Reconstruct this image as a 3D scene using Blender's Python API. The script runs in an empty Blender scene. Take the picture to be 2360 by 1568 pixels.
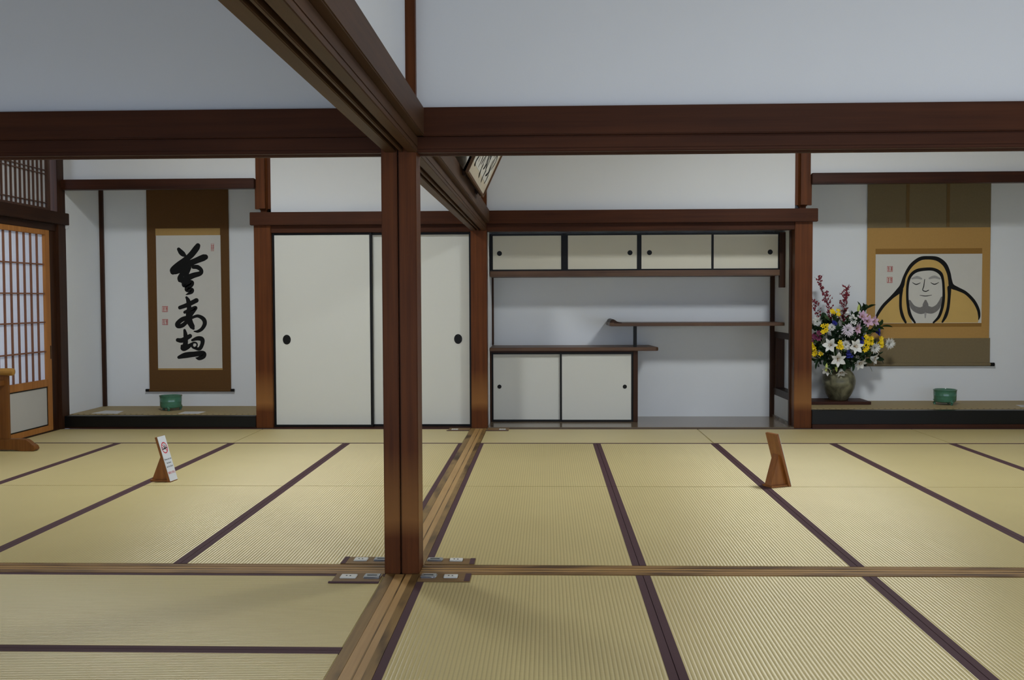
import bpy, bmesh, math, random
from mathutils import Vector, Matrix, Euler

random.seed(7)
S = bpy.context.scene
COL = S.collection
PI = math.pi

# ------------------------------------------------------------------ camera
cam_d = bpy.data.cameras.new('camera')
cam_d.sensor_fit = 'HORIZONTAL'; cam_d.sensor_width = 36.0
cam_d.lens = 36.0 * 2348.08 / 2360.0
cam_d.clip_start = 0.05; cam_d.clip_end = 200
cam = bpy.data.objects.new('camera', cam_d); COL.objects.link(cam)
def _axes(a, b, c):
    ca, sa, cb, sb, cc, sc = math.cos(a), math.sin(a), math.cos(b), math.sin(b), math.cos(c), math.sin(c)
    r = Vector((cb, sb, 0)); f = Vector((-sb, cb, 0)); d = Vector((0, 0, -1))
    f2 = f*ca + d*sa; d2 = d*ca - f*sa
    return r*cc + d2*sc, d2*cc - r*sc, f2
_r, _d, _f = _axes(0.0398031, 0.0338012, 0.0041521)
M = Matrix((_r, -_d, -_f)).transposed().to_4x4()
M.translation = Vector((0.6202, -4.4815, 1.1803))
cam.matrix_world = M
S.camera = cam

# ------------------------------------------------------------------ world, exposure
S.view_settings.view_transform = 'Standard'
S.view_settings.look = 'None'
S.view_settings.gamma = 1.0
S.view_settings.use_curve_mapping = False
S.view_settings.exposure = 0.55
W = bpy.data.worlds.new('overcast_sky'); S.world = W
W.use_nodes = True
wb = W.node_tree.nodes['Background']
wb.inputs['Color'].default_value = (0.66, 0.78, 1.0, 1)
wb.inputs['Strength'].default_value = 1.6
LAMP_BACK = 67.0
LAMP_FRONT = 34.0
LAMP_COL = (0.93, 0.975, 1.0, 1)

# ------------------------------------------------------------------ helpers
def lin(r, g, b):
    def f(c):
        c /= 255.0
        return c/12.92 if c <= 0.04045 else ((c+0.055)/1.055)**2.4
    return (f(r), f(g), f(b), 1.0)

MATS = {}
def new_mat(name):
    m = bpy.data.materials.new(name); m.use_nodes = True
    nt = m.node_tree; b = nt.nodes['Principled BSDF']
    return m, nt, b
def nd(nt, t, **kw):
    n = nt.nodes.new(t)
    for k, v in kw.items(): setattr(n, k, v)
    return n
def plain(name, col, rough=0.6, spec=0.4, noise=0.0, nscale=20, metal=0.0, bump=0.0, bscale=300, coat=0.0):
    m, nt, b = new_mat(name)
    b.inputs['Base Color'].default_value = col
    b.inputs['Roughness'].default_value = rough
    b.inputs['Specular IOR Level'].default_value = spec
    b.inputs['Metallic'].default_value = metal
    b.inputs['Coat Weight'].default_value = coat
    tc = nd(nt, 'ShaderNodeTexCoord')
    n = nd(nt, 'ShaderNodeTexNoise'); n.inputs['Scale'].default_value = nscale; n.inputs['Detail'].default_value = 4
    nt.links.new(tc.outputs['Object'], n.inputs['Vector'])
    mx = nd(nt, 'ShaderNodeMix', data_type='RGBA')
    k = max(noise, 0.02)
    mx.inputs[6].default_value = tuple(c*(1-k) for c in col[:3])+(1,)
    mx.inputs[7].default_value = tuple(min(1, c*(1+k)) for c in col[:3])+(1,)
    nt.links.new(n.outputs['Fac'], mx.inputs[0]); nt.links.new(mx.outputs[2], b.inputs['Base Color'])
    if bump > 0:
        n2 = nd(nt, 'ShaderNodeTexNoise'); n2.inputs['Scale'].default_value = bscale; n2.inputs['Detail'].default_value = 3
        nt.links.new(tc.outputs['Object'], n2.inputs['Vector'])
        bp = nd(nt, 'ShaderNodeBump'); bp.inputs['Strength'].default_value = bump; bp.inputs['Distance'].default_value = 0.002
        nt.links.new(n2.outputs['Fac'], bp.inputs['Height']); nt.links.new(bp.outputs[0], b.inputs['Normal'])
    MATS[name] = m
    return m
def wood(name, dark, light, axis='z', rough=0.45, spec=0.4, grain=1.0, wear=None, stain=None, bump=0.15):
    m, nt, b = new_mat(name)
    b.inputs['Roughness'].default_value = rough
    b.inputs['Specular IOR Level'].default_value = spec
    tc = nd(nt, 'ShaderNodeTexCoord')
    mp = nd(nt, 'ShaderNodeMapping')
    s = [38*grain]*3; s['xyz'.index(axis)] = 1.3*grain
    mp.inputs['Scale'].default_value = s
    nt.links.new(tc.outputs['Object'], mp.inputs['Vector'])
    n = nd(nt, 'ShaderNodeTexNoise'); n.inputs['Scale'].default_value = 1.0; n.inputs['Detail'].default_value = 6; n.inputs['Roughness'].default_value = 0.62
    nt.links.new(mp.outputs[0], n.inputs['Vector'])
    n2 = nd(nt, 'ShaderNodeTexNoise'); n2.inputs['Scale'].default_value = 2.3; n2.inputs['Detail'].default_value = 2
    nt.links.new(tc.outputs['Object'], n2.inputs['Vector'])
    ad = nd(nt, 'ShaderNodeMath', operation='MULTIPLY_ADD'); ad.inputs[1].default_value = 0.5
    nt.links.new(n2.outputs['Fac'], ad.inputs[0]); nt.links.new(n.outputs['Fac'], ad.inputs[2])
    cr = nd(nt, 'ShaderNodeValToRGB')
    cr.color_ramp.elements[0].position = 0.5; cr.color_ramp.elements[0].color = dark
    cr.color_ramp.elements[1].position = 1.0; cr.color_ramp.elements[1].color = light
    nt.links.new(ad.outputs[0], cr.inputs[0])
    out = cr.outputs[0]
    if wear:                       # rubbed, paler band at sitting height
        z0, z1, col = wear
        sx = nd(nt, 'ShaderNodeSeparateXYZ'); nt.links.new(tc.outputs['Object'], sx.inputs[0])
        n3 = nd(nt, 'ShaderNodeMath', operation='MULTIPLY_ADD'); n3.inputs[1].default_value = 0.10
        nt.links.new(n2.outputs['Fac'], n3.inputs[0]); nt.links.new(sx.outputs['Z'], n3.inputs[2])
        r2 = nd(nt, 'ShaderNodeMapRange'); r2.inputs[1].default_value = 0; r2.inputs[2].default_value = 1
        nt.links.new(n3.outputs[0], r2.inputs[0])
        rr = nd(nt, 'ShaderNodeValToRGB'); e = rr.color_ramp.elements
        e[0].position = z0; e[0].color = (0, 0, 0, 1)
        e[1].position = z1+0.16; e[1].color = (0, 0, 0, 1)
        a = e.new(z0+0.08); a.color = (0.8, 0.8, 0.8, 1)
        c = e.new(z1-0.02); c.color = (0.55, 0.55, 0.55, 1)
        nt.links.new(r2.outputs[0], rr.inputs[0])
        mx = nd(nt, 'ShaderNodeMix', data_type='RGBA'); mx.inputs[7].default_value = col
        nt.links.new(rr.outputs[0], mx.inputs[0]); nt.links.new(out, mx.inputs[6]); out = mx.outputs[2]
    if stain:
        n4 = nd(nt, 'ShaderNodeTexNoise'); n4.inputs['Scale'].default_value = 1.0; n4.inputs['Detail'].default_value = 3
        mp4 = nd(nt, 'ShaderNodeMapping'); s4 = [9]*3; s4['xyz'.index(axis)] = 2.2; mp4.inputs['Scale'].default_value = s4
        nt.links.new(tc.outputs['Object'], mp4.inputs['Vector']); nt.links.new(mp4.outputs[0], n4.inputs['Vector'])
        r4 = nd(nt, 'ShaderNodeValToRGB'); r4.color_ramp.elements[0].position = 0.44; r4.color_ramp.elements[1].position = 0.64
        nt.links.new(n4.outputs['Fac'], r4.inputs[0])
        mx = nd(nt, 'ShaderNodeMix', data_type='RGBA'); mx.inputs[7].default_value = stain
        nt.links.new(r4.outputs[0], mx.inputs[0]); nt.links.new(out, mx.inputs[6]); out = mx.outputs[2]
    nt.links.new(out, b.inputs['Base Color'])
    bp = nd(nt, 'ShaderNodeBump'); bp.inputs['Strength'].default_value = bump; bp.inputs['Distance'].default_value = 0.0015
    nt.links.new(n.outputs['Fac'], bp.inputs['Height']); nt.links.new(bp.outputs[0], b.inputs['Normal'])
    MATS[name] = m
    return m

# --- surfaces
plaster = plain('plaster', lin(218, 220, 221), 0.9, 0.15, 0.03, 1.6, bump=0.10, bscale=160)
plaster_toko_lit = plain('plaster_alcove_lit', lin(226, 229, 231), 0.9, 0.15, 0.03, 1.8, bump=0.10, bscale=160)  # same plaster as above, colour lightened to make up for lamp falloff in the alcoves
ceiling_m = wood('ceiling_boards', lin(120, 92, 62), lin(150, 120, 84), 'y', 0.6)
paper_w = plain('fusuma_paper', lin(206, 206, 198), 0.8, 0.2, 0.02, 3, bump=0.05, bscale=500)
paper_c = plain('cabinet_paper', lin(212, 208, 192), 0.8, 0.2, 0.02, 3, bump=0.05, bscale=500)
panel_paper = plain('panel_paper', lin(186, 184, 178), 0.8, 0.2, 0.03, 3)
lacquer = plain('black_lacquer', lin(13, 12, 11), 0.4, 0.2, 0.1, 10)
lacquer_k = plain('lacquer_kamachi', lin(14, 14, 13), 0.3, 0.25, 0.1, 6)
post_w = wood('post_wood', lin(72, 36, 14), lin(100, 55, 23), 'z', 0.45, 0.14, wear=(0.20, 0.42, lin(138, 94, 50)))
beam_x = wood('beam_wood_x', lin(54, 27, 13), lin(74, 40, 21), 'x', 0.5, 0.12)
beam_y = wood('beam_wood_y', lin(62, 41, 26), lin(84, 58, 38), 'y', 0.5, 0.14)
dark_z = wood('dark_wood_z', lin(40, 21, 10), lin(66, 38, 20), 'z', 0.48, 0.2)
dark_x = wood('dark_wood_x', lin(40, 18, 9), lin(66, 34, 18), 'x', 0.48, 0.2)
dark_y = wood('dark_wood_y', lin(34, 18, 10), lin(58, 34, 20), 'y', 0.48, 0.2)
shelf_w = wood('shelf_wood', lin(70, 48, 34), lin(104, 76, 54), 'x', 0.42, 0.3)
board_w = wood('alcove_board', lin(98, 84, 66), lin(124, 108, 88), 'x', 0.18, 0.4, bump=0.02)
sill_x = wood('sill_wood_x', lin(124, 92, 50), lin(158, 122, 72), 'x', 0.45, 0.3, stain=lin(86, 60, 30))
sill_y = wood('sill_wood_y', lin(118, 92, 52), lin(150, 120, 72), 'y', 0.45, 0.25, stain=lin(66, 46, 20))
groove_x = wood('groove_strip_x', lin(164, 126, 74), lin(192, 154, 98), 'x', 0.45, 0.4)
groove_y = wood('groove_strip_y', lin(160, 124, 74), lin(184, 148, 94), 'y', 0.45, 0.4)
shoji_w = wood('shoji_wood', lin(150, 96, 46), lin(182, 124, 66), 'z', 0.55, 0.2)
bar_w = wood('lattice_wood', lin(112, 76, 58), lin(140, 96, 74), 'z', 0.6, 0.15)
ranma_w = wood('transom_lattice', lin(66, 46, 38), lin(92, 64, 50), 'z', 0.55, 0.3)
stand_w = wood('stand_wood', lin(98, 58, 24), lin(130, 84, 38), 'z', 0.45, 0.25)
sign_w = wood('sign_wood', lin(120, 70, 28), lin(160, 100, 46), 'z', 0.4, 0.45)

def tatami_mat_material():
    m, nt, b = new_mat('tatami_rush')
    b.inputs['Roughness'].default_value = 0.46
    b.inputs['Specular IOR Level'].default_value = 1.0
    b.inputs['Anisotropic'].default_value = 0.93
    b.inputs['IOR'].default_value = 1.66
    b.inputs['Specular Tint'].default_value = (1.0, 0.93, 0.78, 1)
    vt = nd(nt, 'ShaderNodeVectorTransform', vector_type='VECTOR', convert_from='OBJECT', convert_to='WORLD')
    vt.inputs[0].default_value = (0, 1, 0); nt.links.new(vt.outputs[0], b.inputs['Tangent'])
    tc = nd(nt, 'ShaderNodeTexCoord')
    sx = nd(nt, 'ShaderNodeSeparateXYZ'); nt.links.new(tc.outputs['Object'], sx.inputs[0])
    mu = nd(nt, 'ShaderNodeMath', operation='MULTIPLY'); mu.inputs[1].default_value = 2*PI/0.0149
    nt.links.new(sx.outputs['X'], mu.inputs[0])
    sn = nd(nt, 'ShaderNodeMath', operation='SINE'); nt.links.new(mu.outputs[0], sn.inputs[0])
    h = nd(nt, 'ShaderNodeMath', operation='MULTIPLY_ADD'); h.inputs[1].default_value = 0.5; h.inputs[2].default_value = 0.5
    nt.links.new(sn.outputs[0], h.inputs[0])
    hp = nd(nt, 'ShaderNodeMath', operation='POWER'); hp.inputs[1].default_value = 0.45
    nt.links.new(h.outputs[0], hp.inputs[0])
    # straw fibres across the mat
    mp = nd(nt, 'ShaderNodeMapping'); mp.inputs['Scale'].default_value = (30, 420, 1)
    nt.links.new(tc.outputs['Object'], mp.inputs['Vector'])
    n = nd(nt, 'ShaderNodeTexNoise'); n.inputs['Scale'].default_value = 1; n.inputs['Detail'].default_value = 3
    nt.links.new(mp.outputs[0], n.inputs['Vector'])
    n2 = nd(nt, 'ShaderNodeTexNoise'); n2.inputs['Scale'].default_value = 2.0; n2.inputs['Detail'].default_value = 3
    ob = nd(nt, 'ShaderNodeObjectInfo')
    av = nd(nt, 'ShaderNodeVectorMath', operation='ADD'); nt.links.new(tc.outputs['Object'], av.inputs[0]); nt.links.new(ob.outputs['Location'], av.inputs[1])
    nt.links.new(av.outputs[0], n2.inputs['Vector'])
    mix0 = nd(nt, 'ShaderNodeMix', data_type='RGBA')
    mix0.inputs[6].default_value = lin(204, 186, 128); mix0.inputs[7].default_value = lin(219, 205, 149)
    nt.links.new(n.outputs['Fac'], mix0.inputs[0])
    mix1 = nd(nt, 'ShaderNodeMix', data_type='RGBA'); mix1.blend_type = 'MULTIPLY'; mix1.inputs[0].default_value = 1.0
    cr = nd(nt, 'ShaderNodeValToRGB')
    cr.color_ramp.elements[0].color = (0.88, 0.87, 0.84, 1); cr.color_ramp.elements[1].color = (1, 1, 1, 1)
    nt.links.new(n2.outputs['Fac'], cr.inputs[0])
    nt.links.new(mix0.outputs[2], mix1.inputs[6]); nt.links.new(cr.outputs[0], mix1.inputs[7])
    mix2 = nd(nt, 'ShaderNodeMix', data_type='RGBA'); mix2.blend_type = 'MULTIPLY'; mix2.inputs[0].default_value = 1.0
    cr2 = nd(nt, 'ShaderNodeValToRGB')
    cr2.color_ramp.elements[0].color = (0.74, 0.72, 0.66, 1); cr2.color_ramp.elements[1].color = (1, 1, 1, 1); cr2.color_ramp.elements[1].position = 0.75
    nt.links.new(hp.outputs[0], cr2.inputs[0])
    nt.links.new(mix1.outputs[2], mix2.inputs[6]); nt.links.new(cr2.outputs[0], mix2.inputs[7])
    nt.links.new(mix2.outputs[2], b.inputs['Base Color'])
    bp = nd(nt, 'ShaderNodeBump'); bp.inputs['Strength'].default_value = 0.55; bp.inputs['Distance'].default_value = 0.0016
    nt.links.new(hp.outputs[0], bp.inputs['Height']); nt.links.new(bp.outputs[0], b.inputs['Normal'])
    return m
tatami_m = tatami_mat_material()
heri_m = plain('mat_border_cloth', lin(78, 54, 58), 0.75, 0.25, 0.08, 60, bump=0.3, bscale=900)
goza_m = plain('alcove_mat', lin(158, 140, 100), 0.6, 0.3, 0.06, 30, bump=0.2, bscale=400)

def paper_light(name, col, trans):
    m, nt, b = new_mat(name)
    nt.nodes.remove(b)
    o = nt.nodes['Material Output']
    d = nd(nt, 'ShaderNodeBsdfDiffuse'); t = nd(nt, 'ShaderNodeBsdfTranslucent')
    tc = nd(nt, 'ShaderNodeTexCoord'); n = nd(nt, 'ShaderNodeTexNoise'); n.inputs['Scale'].default_value = 40; n.inputs['Detail'].default_value = 4
    nt.links.new(tc.outputs['Object'], n.inputs['Vector'])
    cr = nd(nt, 'ShaderNodeMix', data_type='RGBA')
    cr.inputs[6].default_value = tuple(c*0.95 for c in col[:3])+(1,); cr.inputs[7].default_value = col
    nt.links.new(n.outputs['Fac'], cr.inputs[0])
    nt.links.new(cr.outputs[2], d.inputs[0]); nt.links.new(cr.outputs[2], t.inputs[0])
    mx = nd(nt, 'ShaderNodeMixShader'); mx.inputs[0].default_value = trans
    nt.links.new(d.outputs[0], mx.inputs[1]); nt.links.new(t.outputs[0], mx.inputs[2]); nt.links.new(mx.outputs[0], o.inputs[0])
    return m
shoji_paper = paper_light('shoji_paper', (0.80, 0.83, 0.90, 1), 0.20)
ranma_paper = paper_light('transom_paper', (0.58, 0.58, 0.58, 1), 0.12)

class MB:
    """collects boxes and other solids, build() links them as one mesh object"""
    def __init__(self): self.v = []; self.f = []
    def box(self, x0, x1, y0, y1, z0, z1):
        n = len(self.v)
        self.v += [(x0,y0,z0),(x1,y0,z0),(x1,y1,z0),(x0,y1,z0),(x0,y0,z1),(x1,y0,z1),(x1,y1,z1),(x0,y1,z1)]
        self.f += [tuple(n+i for i in q) for q in ((0,3,2,1),(4,5,6,7),(0,1,5,4),(1,2,6,5),(2,3,7,6),(3,0,4,7))]
        return self
    def prism(self, pts, axis, a, b):
        """closed polygon pts (2-D) extruded along axis from a to b"""
        n = len(self.v); k = len(pts)
        def mk(p, t):
            if axis == 'x': return (t, p[0], p[1])
            if axis == 'y': return (p[0], t, p[1])
            return (p[0], p[1], t)
        self.v += [mk(p, a) for p in pts] + [mk(p, b) for p in pts]
        self.f += [tuple(range(n+k-1, n-1, -1)), tuple(range(n+k, n+2*k))]
        for i in range(k):
            j = (i+1) % k
            self.f.append((n+i, n+j, n+k+j, n+k+i))
        return self
    def lathe(self, prof, seg=32, c=(0,0,0)):
        n = len(self.v)
        for r, z in prof:
            for i in range(seg):
                a = 2*PI*i/seg
                self.v.append((c[0]+r*math.cos(a), c[1]+r*math.sin(a), c[2]+z))
        for j in range(len(prof)-1):
            for i in range(seg):
                k = (i+1) % seg
                self.f.append((n+j*seg+i, n+j*seg+k, n+(j+1)*seg+k, n+(j+1)*seg+i))
        self.f.append(tuple(n+i for i in range(seg-1, -1, -1)))
        self.f.append(tuple(n+(len(prof)-1)*seg+i for i in range(seg)))
        return self
    def tube(self, pts, radii, seg=6):
        n = len(self.v); P = [Vector(p) for p in pts]
        if not hasattr(radii, '__len__'): radii = [radii]*len(P)
        for i, p in enumerate(P):
            t = (P[min(i+1, len(P)-1)] - P[max(i-1, 0)]).normalized()
            u = t.orthogonal().normalized(); w = t.cross(u)
            if i and (u.dot(pu) < 0): pass
            pu = u
            ref = Vector((0, 0, 1)) if abs(t.z) < 0.9 else Vector((1, 0, 0))
            u = t.cross(ref).normalized(); w = u.cross(t)
            for s in range(seg):
                a = 2*PI*s/seg
                q = p + (u*math.cos(a)+w*math.sin(a))*radii[i]
                self.v.append(tuple(q))
        for i in range(len(P)-1):
            for s in range(seg):
                k = (s+1) % seg
                self.f.append((n+i*seg+s, n+i*seg+k, n+(i+1)*seg+k, n+(i+1)*seg+s))
        self.f.append(tuple(n+s for s in range(seg-1, -1, -1)))
        self.f.append(tuple(n+(len(P)-1)*seg+s for s in range(seg)))
        return self
    def add(self, verts, faces):
        n = len(self.v); self.v += [tuple(v) for v in verts]; self.f += [tuple(n+i for i in f) for f in faces]
        return self
    def sphere(self, c, r, seg=8, rings=5, sz=1.0):
        prof = [(max(1e-4, r*math.sin(PI*i/rings)), -r*sz*math.cos(PI*i/rings)) for i in range(rings+1)]
        return self.lathe(prof, seg, c)
    def mesh(self, name, mat, bevel=0.0, segs=2, smooth=False, off=(0,0,0), weld=False):
        me = bpy.data.meshes.new(name)
        me.from_pydata([(a-off[0], b-off[1], c-off[2]) for a, b, c in self.v], [], self.f)
        bm = bmesh.new(); bm.from_mesh(me)
        bmesh.ops.recalc_face_normals(bm, faces=bm.faces)
        if bevel > 0:
            es = [e for e in bm.edges if len(e.link_faces) == 2 and e.calc_face_angle(0) > 0.6]
            bmesh.ops.bevel(bm, geom=es, offset=bevel, segments=segs, affect='EDGES', clamp_overlap=True)
        bm.to_mesh(me); bm.free()
        if mat: me.materials.append(mat)
        if smooth:
            me.polygons.foreach_set('use_smooth', [True]*len(me.polygons))
            me.set_sharp_from_angle(angle=0.7)
        return me
    def build(self, name, mat, parent=None, bevel=0.0, segs=2, smooth=False, local=False, origin=None):
        off = (0, 0, 0)
        if origin is not None: off = origin
        elif parent is not None and not local:
            p = parent; off = Vector((0, 0, 0))
            while p is not None: off = off + p.location; p = p.parent
        me = self.mesh(name, mat, bevel, segs, smooth or bevel > 0, off)
        o = bpy.data.objects.new(name, me); COL.objects.link(o)
        if origin is not None: o.location = origin
        o.parent = parent
        return o
def B(*a): return MB().box(*a)
def link(name, me, parent=None, loc=(0,0,0), rot=None):
    o = bpy.data.objects.new(name, me); COL.objects.link(o); o.location = loc; o.parent = parent
    if rot: o.rotation_euler = rot
    return o
def empty(name, loc, rot=(0,0,0)):
    o = bpy.data.objects.new(name, None); COL.objects.link(o); o.location = loc; o.rotation_euler = rot
    o.empty_display_size = 0.1
    return o
def tag(o, label=None, cat=None, group=None, kind=None):
    if label: o['label'] = label
    if cat: o['category'] = cat
    if group: o['group'] = group
    if kind: o['kind'] = kind
    return o
TRIM = [0]
def trim(mb, mat, label=None, bevel=0.003, origin=None):
    TRIM[0] += 1
    o = mb.build('trim_%d' % TRIM[0], mat, bevel=bevel, origin=origin)
    return tag(o, label, kind='structure')
def wall(name, mb, mat=None, label=None):
    return tag(mb.build(name, mat or plaster), label, kind='structure')

# ------------------------------------------------------------------ floor and tatami
CEIL = 3.35
floor = tag(B(-4.0, 6.0, -6.1, 5.75, -0.10, -0.052).build('floor', plain('subfloor', lin(90, 70, 50))), 'tatami floor of the four adjoining rooms', kind='structure')
S0, T = 0.0735, 0.955
_mm = MB().box(-0.4755, 0.4755, -0.953, 0.953, -0.05, 0.0).mesh('tatami_mat', tatami_m, bevel=0.003, segs=2)
_bl = MB().box(-0.4765, -0.446, -0.9535, 0.9535, -0.03, 0.0012).mesh('border', heri_m, bevel=0.001, segs=1)
_br = MB().box(0.446, 0.4765, -0.9535, 0.9535, -0.03, 0.0012).mesh('border', heri_m, bevel=0.001, segs=1)
def mat_at(cx, cy, along_x=False):
    o = link('tatami_mat', _mm, floor, (cx, cy, 0), (0, 0, PI/2 if along_x else 0))
    link('border', _bl, o); link('border', _br, o)
for k in range(6):
    for y in (0.955, 2.865): mat_at(S0+T*(k+.5), y)
for k in range(4):
    for y in (0.955, 2.865): mat_at(-S0-T*(k+.5), y)
for k in range(3): mat_at(S0+1.91*(k+.5), 4.2975, True)
for k in range(2): mat_at(-S0-1.91*(k+.5), 4.2975, True)
for k in range(6):
    for r in range(3): mat_at(S0+T*(k+.5), -0.160-1.91*(r+.5))
for k in range(2):
    for r in range(6): mat_at(-S0-1.91*(k+.5), -0.160-T*(r+.5), True)

# sills with two sliding grooves
def sill(a, b, c0, axis, body, strip, label, st=((-0.030, -0.009), (0.009, 0.030))):
    h = 0.0735
    pr = [(-h, -0.05), (h, -0.05), (h, 0.0015), (st[1][1], 0.0015), (st[1][1], -0.003), (st[1][0], -0.003), (st[1][0], 0.0008), (st[0][1], 0.0008), (st[0][1], -0.003), (st[0][0], -0.003), (st[0][0], 0.0015), (-h, 0.0015)]
    pts = [(c0+p, z) for p, z in pr]
    TRIM[0] += 1
    o = tag(MB().prism(pts, axis, a, b).build('trim_%d' % TRIM[0], body), label, kind='structure')
    for p, q in st:
        x0, x1 = c0+p+0.0004, c0+q-0.0004
        m = B(a, b, x0, x1, -0.0032, -0.0004) if axis == 'x' else B(x0, x1, a, b, -0.0032, -0.0004)
        m.build('sliding_strip', strip, o)
YS = -0.0815
sill(-3.9, -0.079, YS, 'x', sill_x, groove_x, 'grooved wooden sill on the floor left of the split front post')
sill(0.070, 5.9, YS, 'x', sill_x, groove_x, 'grooved wooden sill on the floor right of the split front post')
sill(-6.0, -0.157, 0.0, 'y', sill_y, groove_y, 'worn grooved sill running from the split post towards the viewer', ((-0.033, 0.008), (0.013, 0.041)))
sill(-0.008, 4.80, 0.0, 'y', sill_y, groove_y, 'grooved sill between the two back rooms', ((-0.033, 0.008), (0.013, 0.041)))
trim(B(-3.96, -3.86, -6.0, 4.72, -0.05, 0.010), dark_y, 'dark floor sill under the paper sliding screens', 0.002)

# ------------------------------------------------------------------ posts
def post(x0, x1, y0, y1, z0, z1, label, crack=None, round_top=None, mat=post_w):
    cx, cy = (x0+x1)/2, (y0+y1)/2
    if crack:
        cxk, wk, dk = crack
        m = MB().prism([(x0,y0),(cxk-wk,y0),(cxk-wk,y0+dk),(cxk+wk,y0+dk),(cxk+wk,y0),(x1,y0),(x1,y1),(x0,y1)], 'z', z0, z1)
    else:
        m = B(x0, x1, y0, y1, z0, round_top or z1)
    o = trim(m, mat, label, 0.004, origin=(cx, cy, 0))
    if round_top:
        t = B(x0-0.001, x1+0.003, y0+0.006, y1, round_top, z1).build('upper_post', mat, o, bevel=0.052, segs=5)
    return o
post(-0.079, 0.070, -0.157, -0.008, 0.0, CEIL, 'brown wooden post with a long vertical split, nearest to the viewer', crack=(-0.008, 0.0035, 0.03))
post(-0.068, 0.080, 4.80, 4.95, 0.0, CEIL, 'brown post between white sliding doors and shelf alcove')
post(-2.058, -1.903, 4.80, 4.95, 0.0, CEIL, 'brown post between calligraphy alcove and white sliding doors', round_top=1.97)
post(2.860, 3.018, 4.80, 4.95, 0.0, CEIL, 'brown post between shelf alcove and flower alcove', round_top=1.97)
post(-3.99, -3.843, 4.73, 4.88, 0.0, CEIL, 'dark corner post between paper screens and calligraphy alcove', mat=dark_z)
post(-3.99, -3.843, -0.157, -0.008, 0.0, CEIL, 'post at the left end of the front opening', mat=dark_z)
post(5.83, 5.98, -0.157, -0.008, 0.0, CEIL, 'post at the right end of the front opening')
post(5.83, 5.98, 4.80, 4.95, 0.0, CEIL, 'post at the far right corner')

# ------------------------------------------------------------------ front lintels
def lintel_x(a, b, yc, label, zk=1.805, zn0=1.872, zn1=1.992, yn=0.085):
    m = MB()
    m.box(a, b, yc-0.062, yc+0.062, zk+0.014, zn0)
    for p, q in ((-0.062, -0.032), (-0.007, 0.007), (0.032, 0.062)): m.box(a, b, yc+p, yc+q, zk, zk+0.0145)
    o = trim(m, beam_x, label, 0.003)
    B(a, b, yc-yn, yc-0.045, zn0, zn1).build('front_rail', beam_x, o, bevel=0.004)
    B(a, b, yc+0.045, yc+yn, zn0, zn1).build('rear_rail', beam_x, o, bevel=0.004)
    return o
lintel_x(-3.9, -0.079, YS, 'dark red-brown lintel beam spanning left of the split post')
lintel_x(0.070, 5.9, YS, 'dark red-brown lintel beam spanning right of the split post')
def lintel_y(a, b, label, zk=1.805, zn0=1.872, zn1=1.992):
    m = MB()
    m.box(-0.064, 0.076, a, b, zk+0.022, zn0)
    for p, q in ((-0.064, -0.014), (0.002, 0.015), (0.033, 0.076)): m.box(p, q, a, b, zk, zk+0.0225)
    o = trim(m, beam_y, label, 0.003)
    B(0.045, 0.107, a, b, zn0, zn1).build('right_rail', beam_y, o, bevel=0.004)
    B(-0.100, -0.045, a, b, zn0, zn1).build('left_rail', beam_y, o, bevel=0.004)
    return o
lintel_y(-6.0, -0.140, 'grooved lintel beam running overhead towards the viewer')
lintel_y(-0.020, 4.80, 'grooved lintel beam overhead between the two back rooms')

# walls above the lintels
wall('wall_front_left', B(-3.9, -0.03, -0.115, -0.048, 1.985, CEIL), label='white plaster wall above the left front lintel')
wall('wall_front_right', B(0.03, 5.9, -0.115, -0.048, 1.985, CEIL), label='white plaster wall above the right front lintel')
wall('wall_middle_front', B(-0.028, 0.028, -6.0, -0.12, 1.985, CEIL), label='white plaster wall above the lintel towards the viewer')
wall('wall_middle_back', B(-0.028, 0.028, -0.05, 4.83, 1.985, CEIL), label='white plaster wall above the lintel between the back rooms')

# ------------------------------------------------------------------ back wall
o = trim(B(-1.903, -0.068, 4.815, 4.93, 1.80, 1.868), beam_x, 'back lintel above the white sliding doors and the shelf alcove', 0.003)
B(0.080, 2.860, 4.815, 4.93, 1.80, 1.868).build('alcove_lintel', beam_x, o, bevel=0.003)
B(-2.082, 3.054, 4.758, 4.815, 1.867, 1.985).build('long_rail', beam_x, o, bevel=0.004)
wall('wall_back', B(-1.91, 2.87, 4.855, 4.905, 1.975, CEIL), label='white plaster wall above the back lintel')
wall('wall_back_left', B(-3.85, -2.05, 4.855, 4.905, 2.295, CEIL), label='white plaster strip above the calligraphy alcove')
wall('wall_back_right', B(3.01, 5.9, 4.855, 4.905, 2.295, CEIL), label='white plaster strip above the flower alcove')
trim(B(-3.885, -2.05, 4.80, 4.895, 2.208, 2.300), dark_x, 'dark cross beam above the calligraphy alcove', 0.004)
trim(B(3.012, 5.9, 4.80, 4.895, 2.208, 2.305), dark_x, 'dark cross beam above the flower alcove', 0.004)
YB = 5.62
wall('wall_alcove_left', MB().box(-3.90, -1.98, YB, YB+0.05, 0, CEIL), plaster_toko_lit, 'white back wall of the calligraphy alcove')
wall('wall_alcove_left_side', B(-3.90, -3.843, 4.88, YB, 0, CEIL), plaster_toko_lit, 'white left side wall of the calligraphy alcove')
wall('wall_alcove_left_inner', B(-2.05, -1.98, 4.95, YB, 0, CEIL), plaster_toko_lit)
wall('wall_closet', B(-1.98, 0.02, 5.3, 5.35, 0, CEIL), plaster_toko_lit)
wall('wall_shelves', B(0.02, 2.90, 5.66, 5.71, 0, CEIL), plaster_toko_lit, 'white back wall of the shelf alcove')
wall('wall_shelves_left', B(0.02, 0.080, 4.95, 5.66, 0, CEIL), plaster_toko_lit, 'narrow white left side wall of the shelf alcove')
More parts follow.
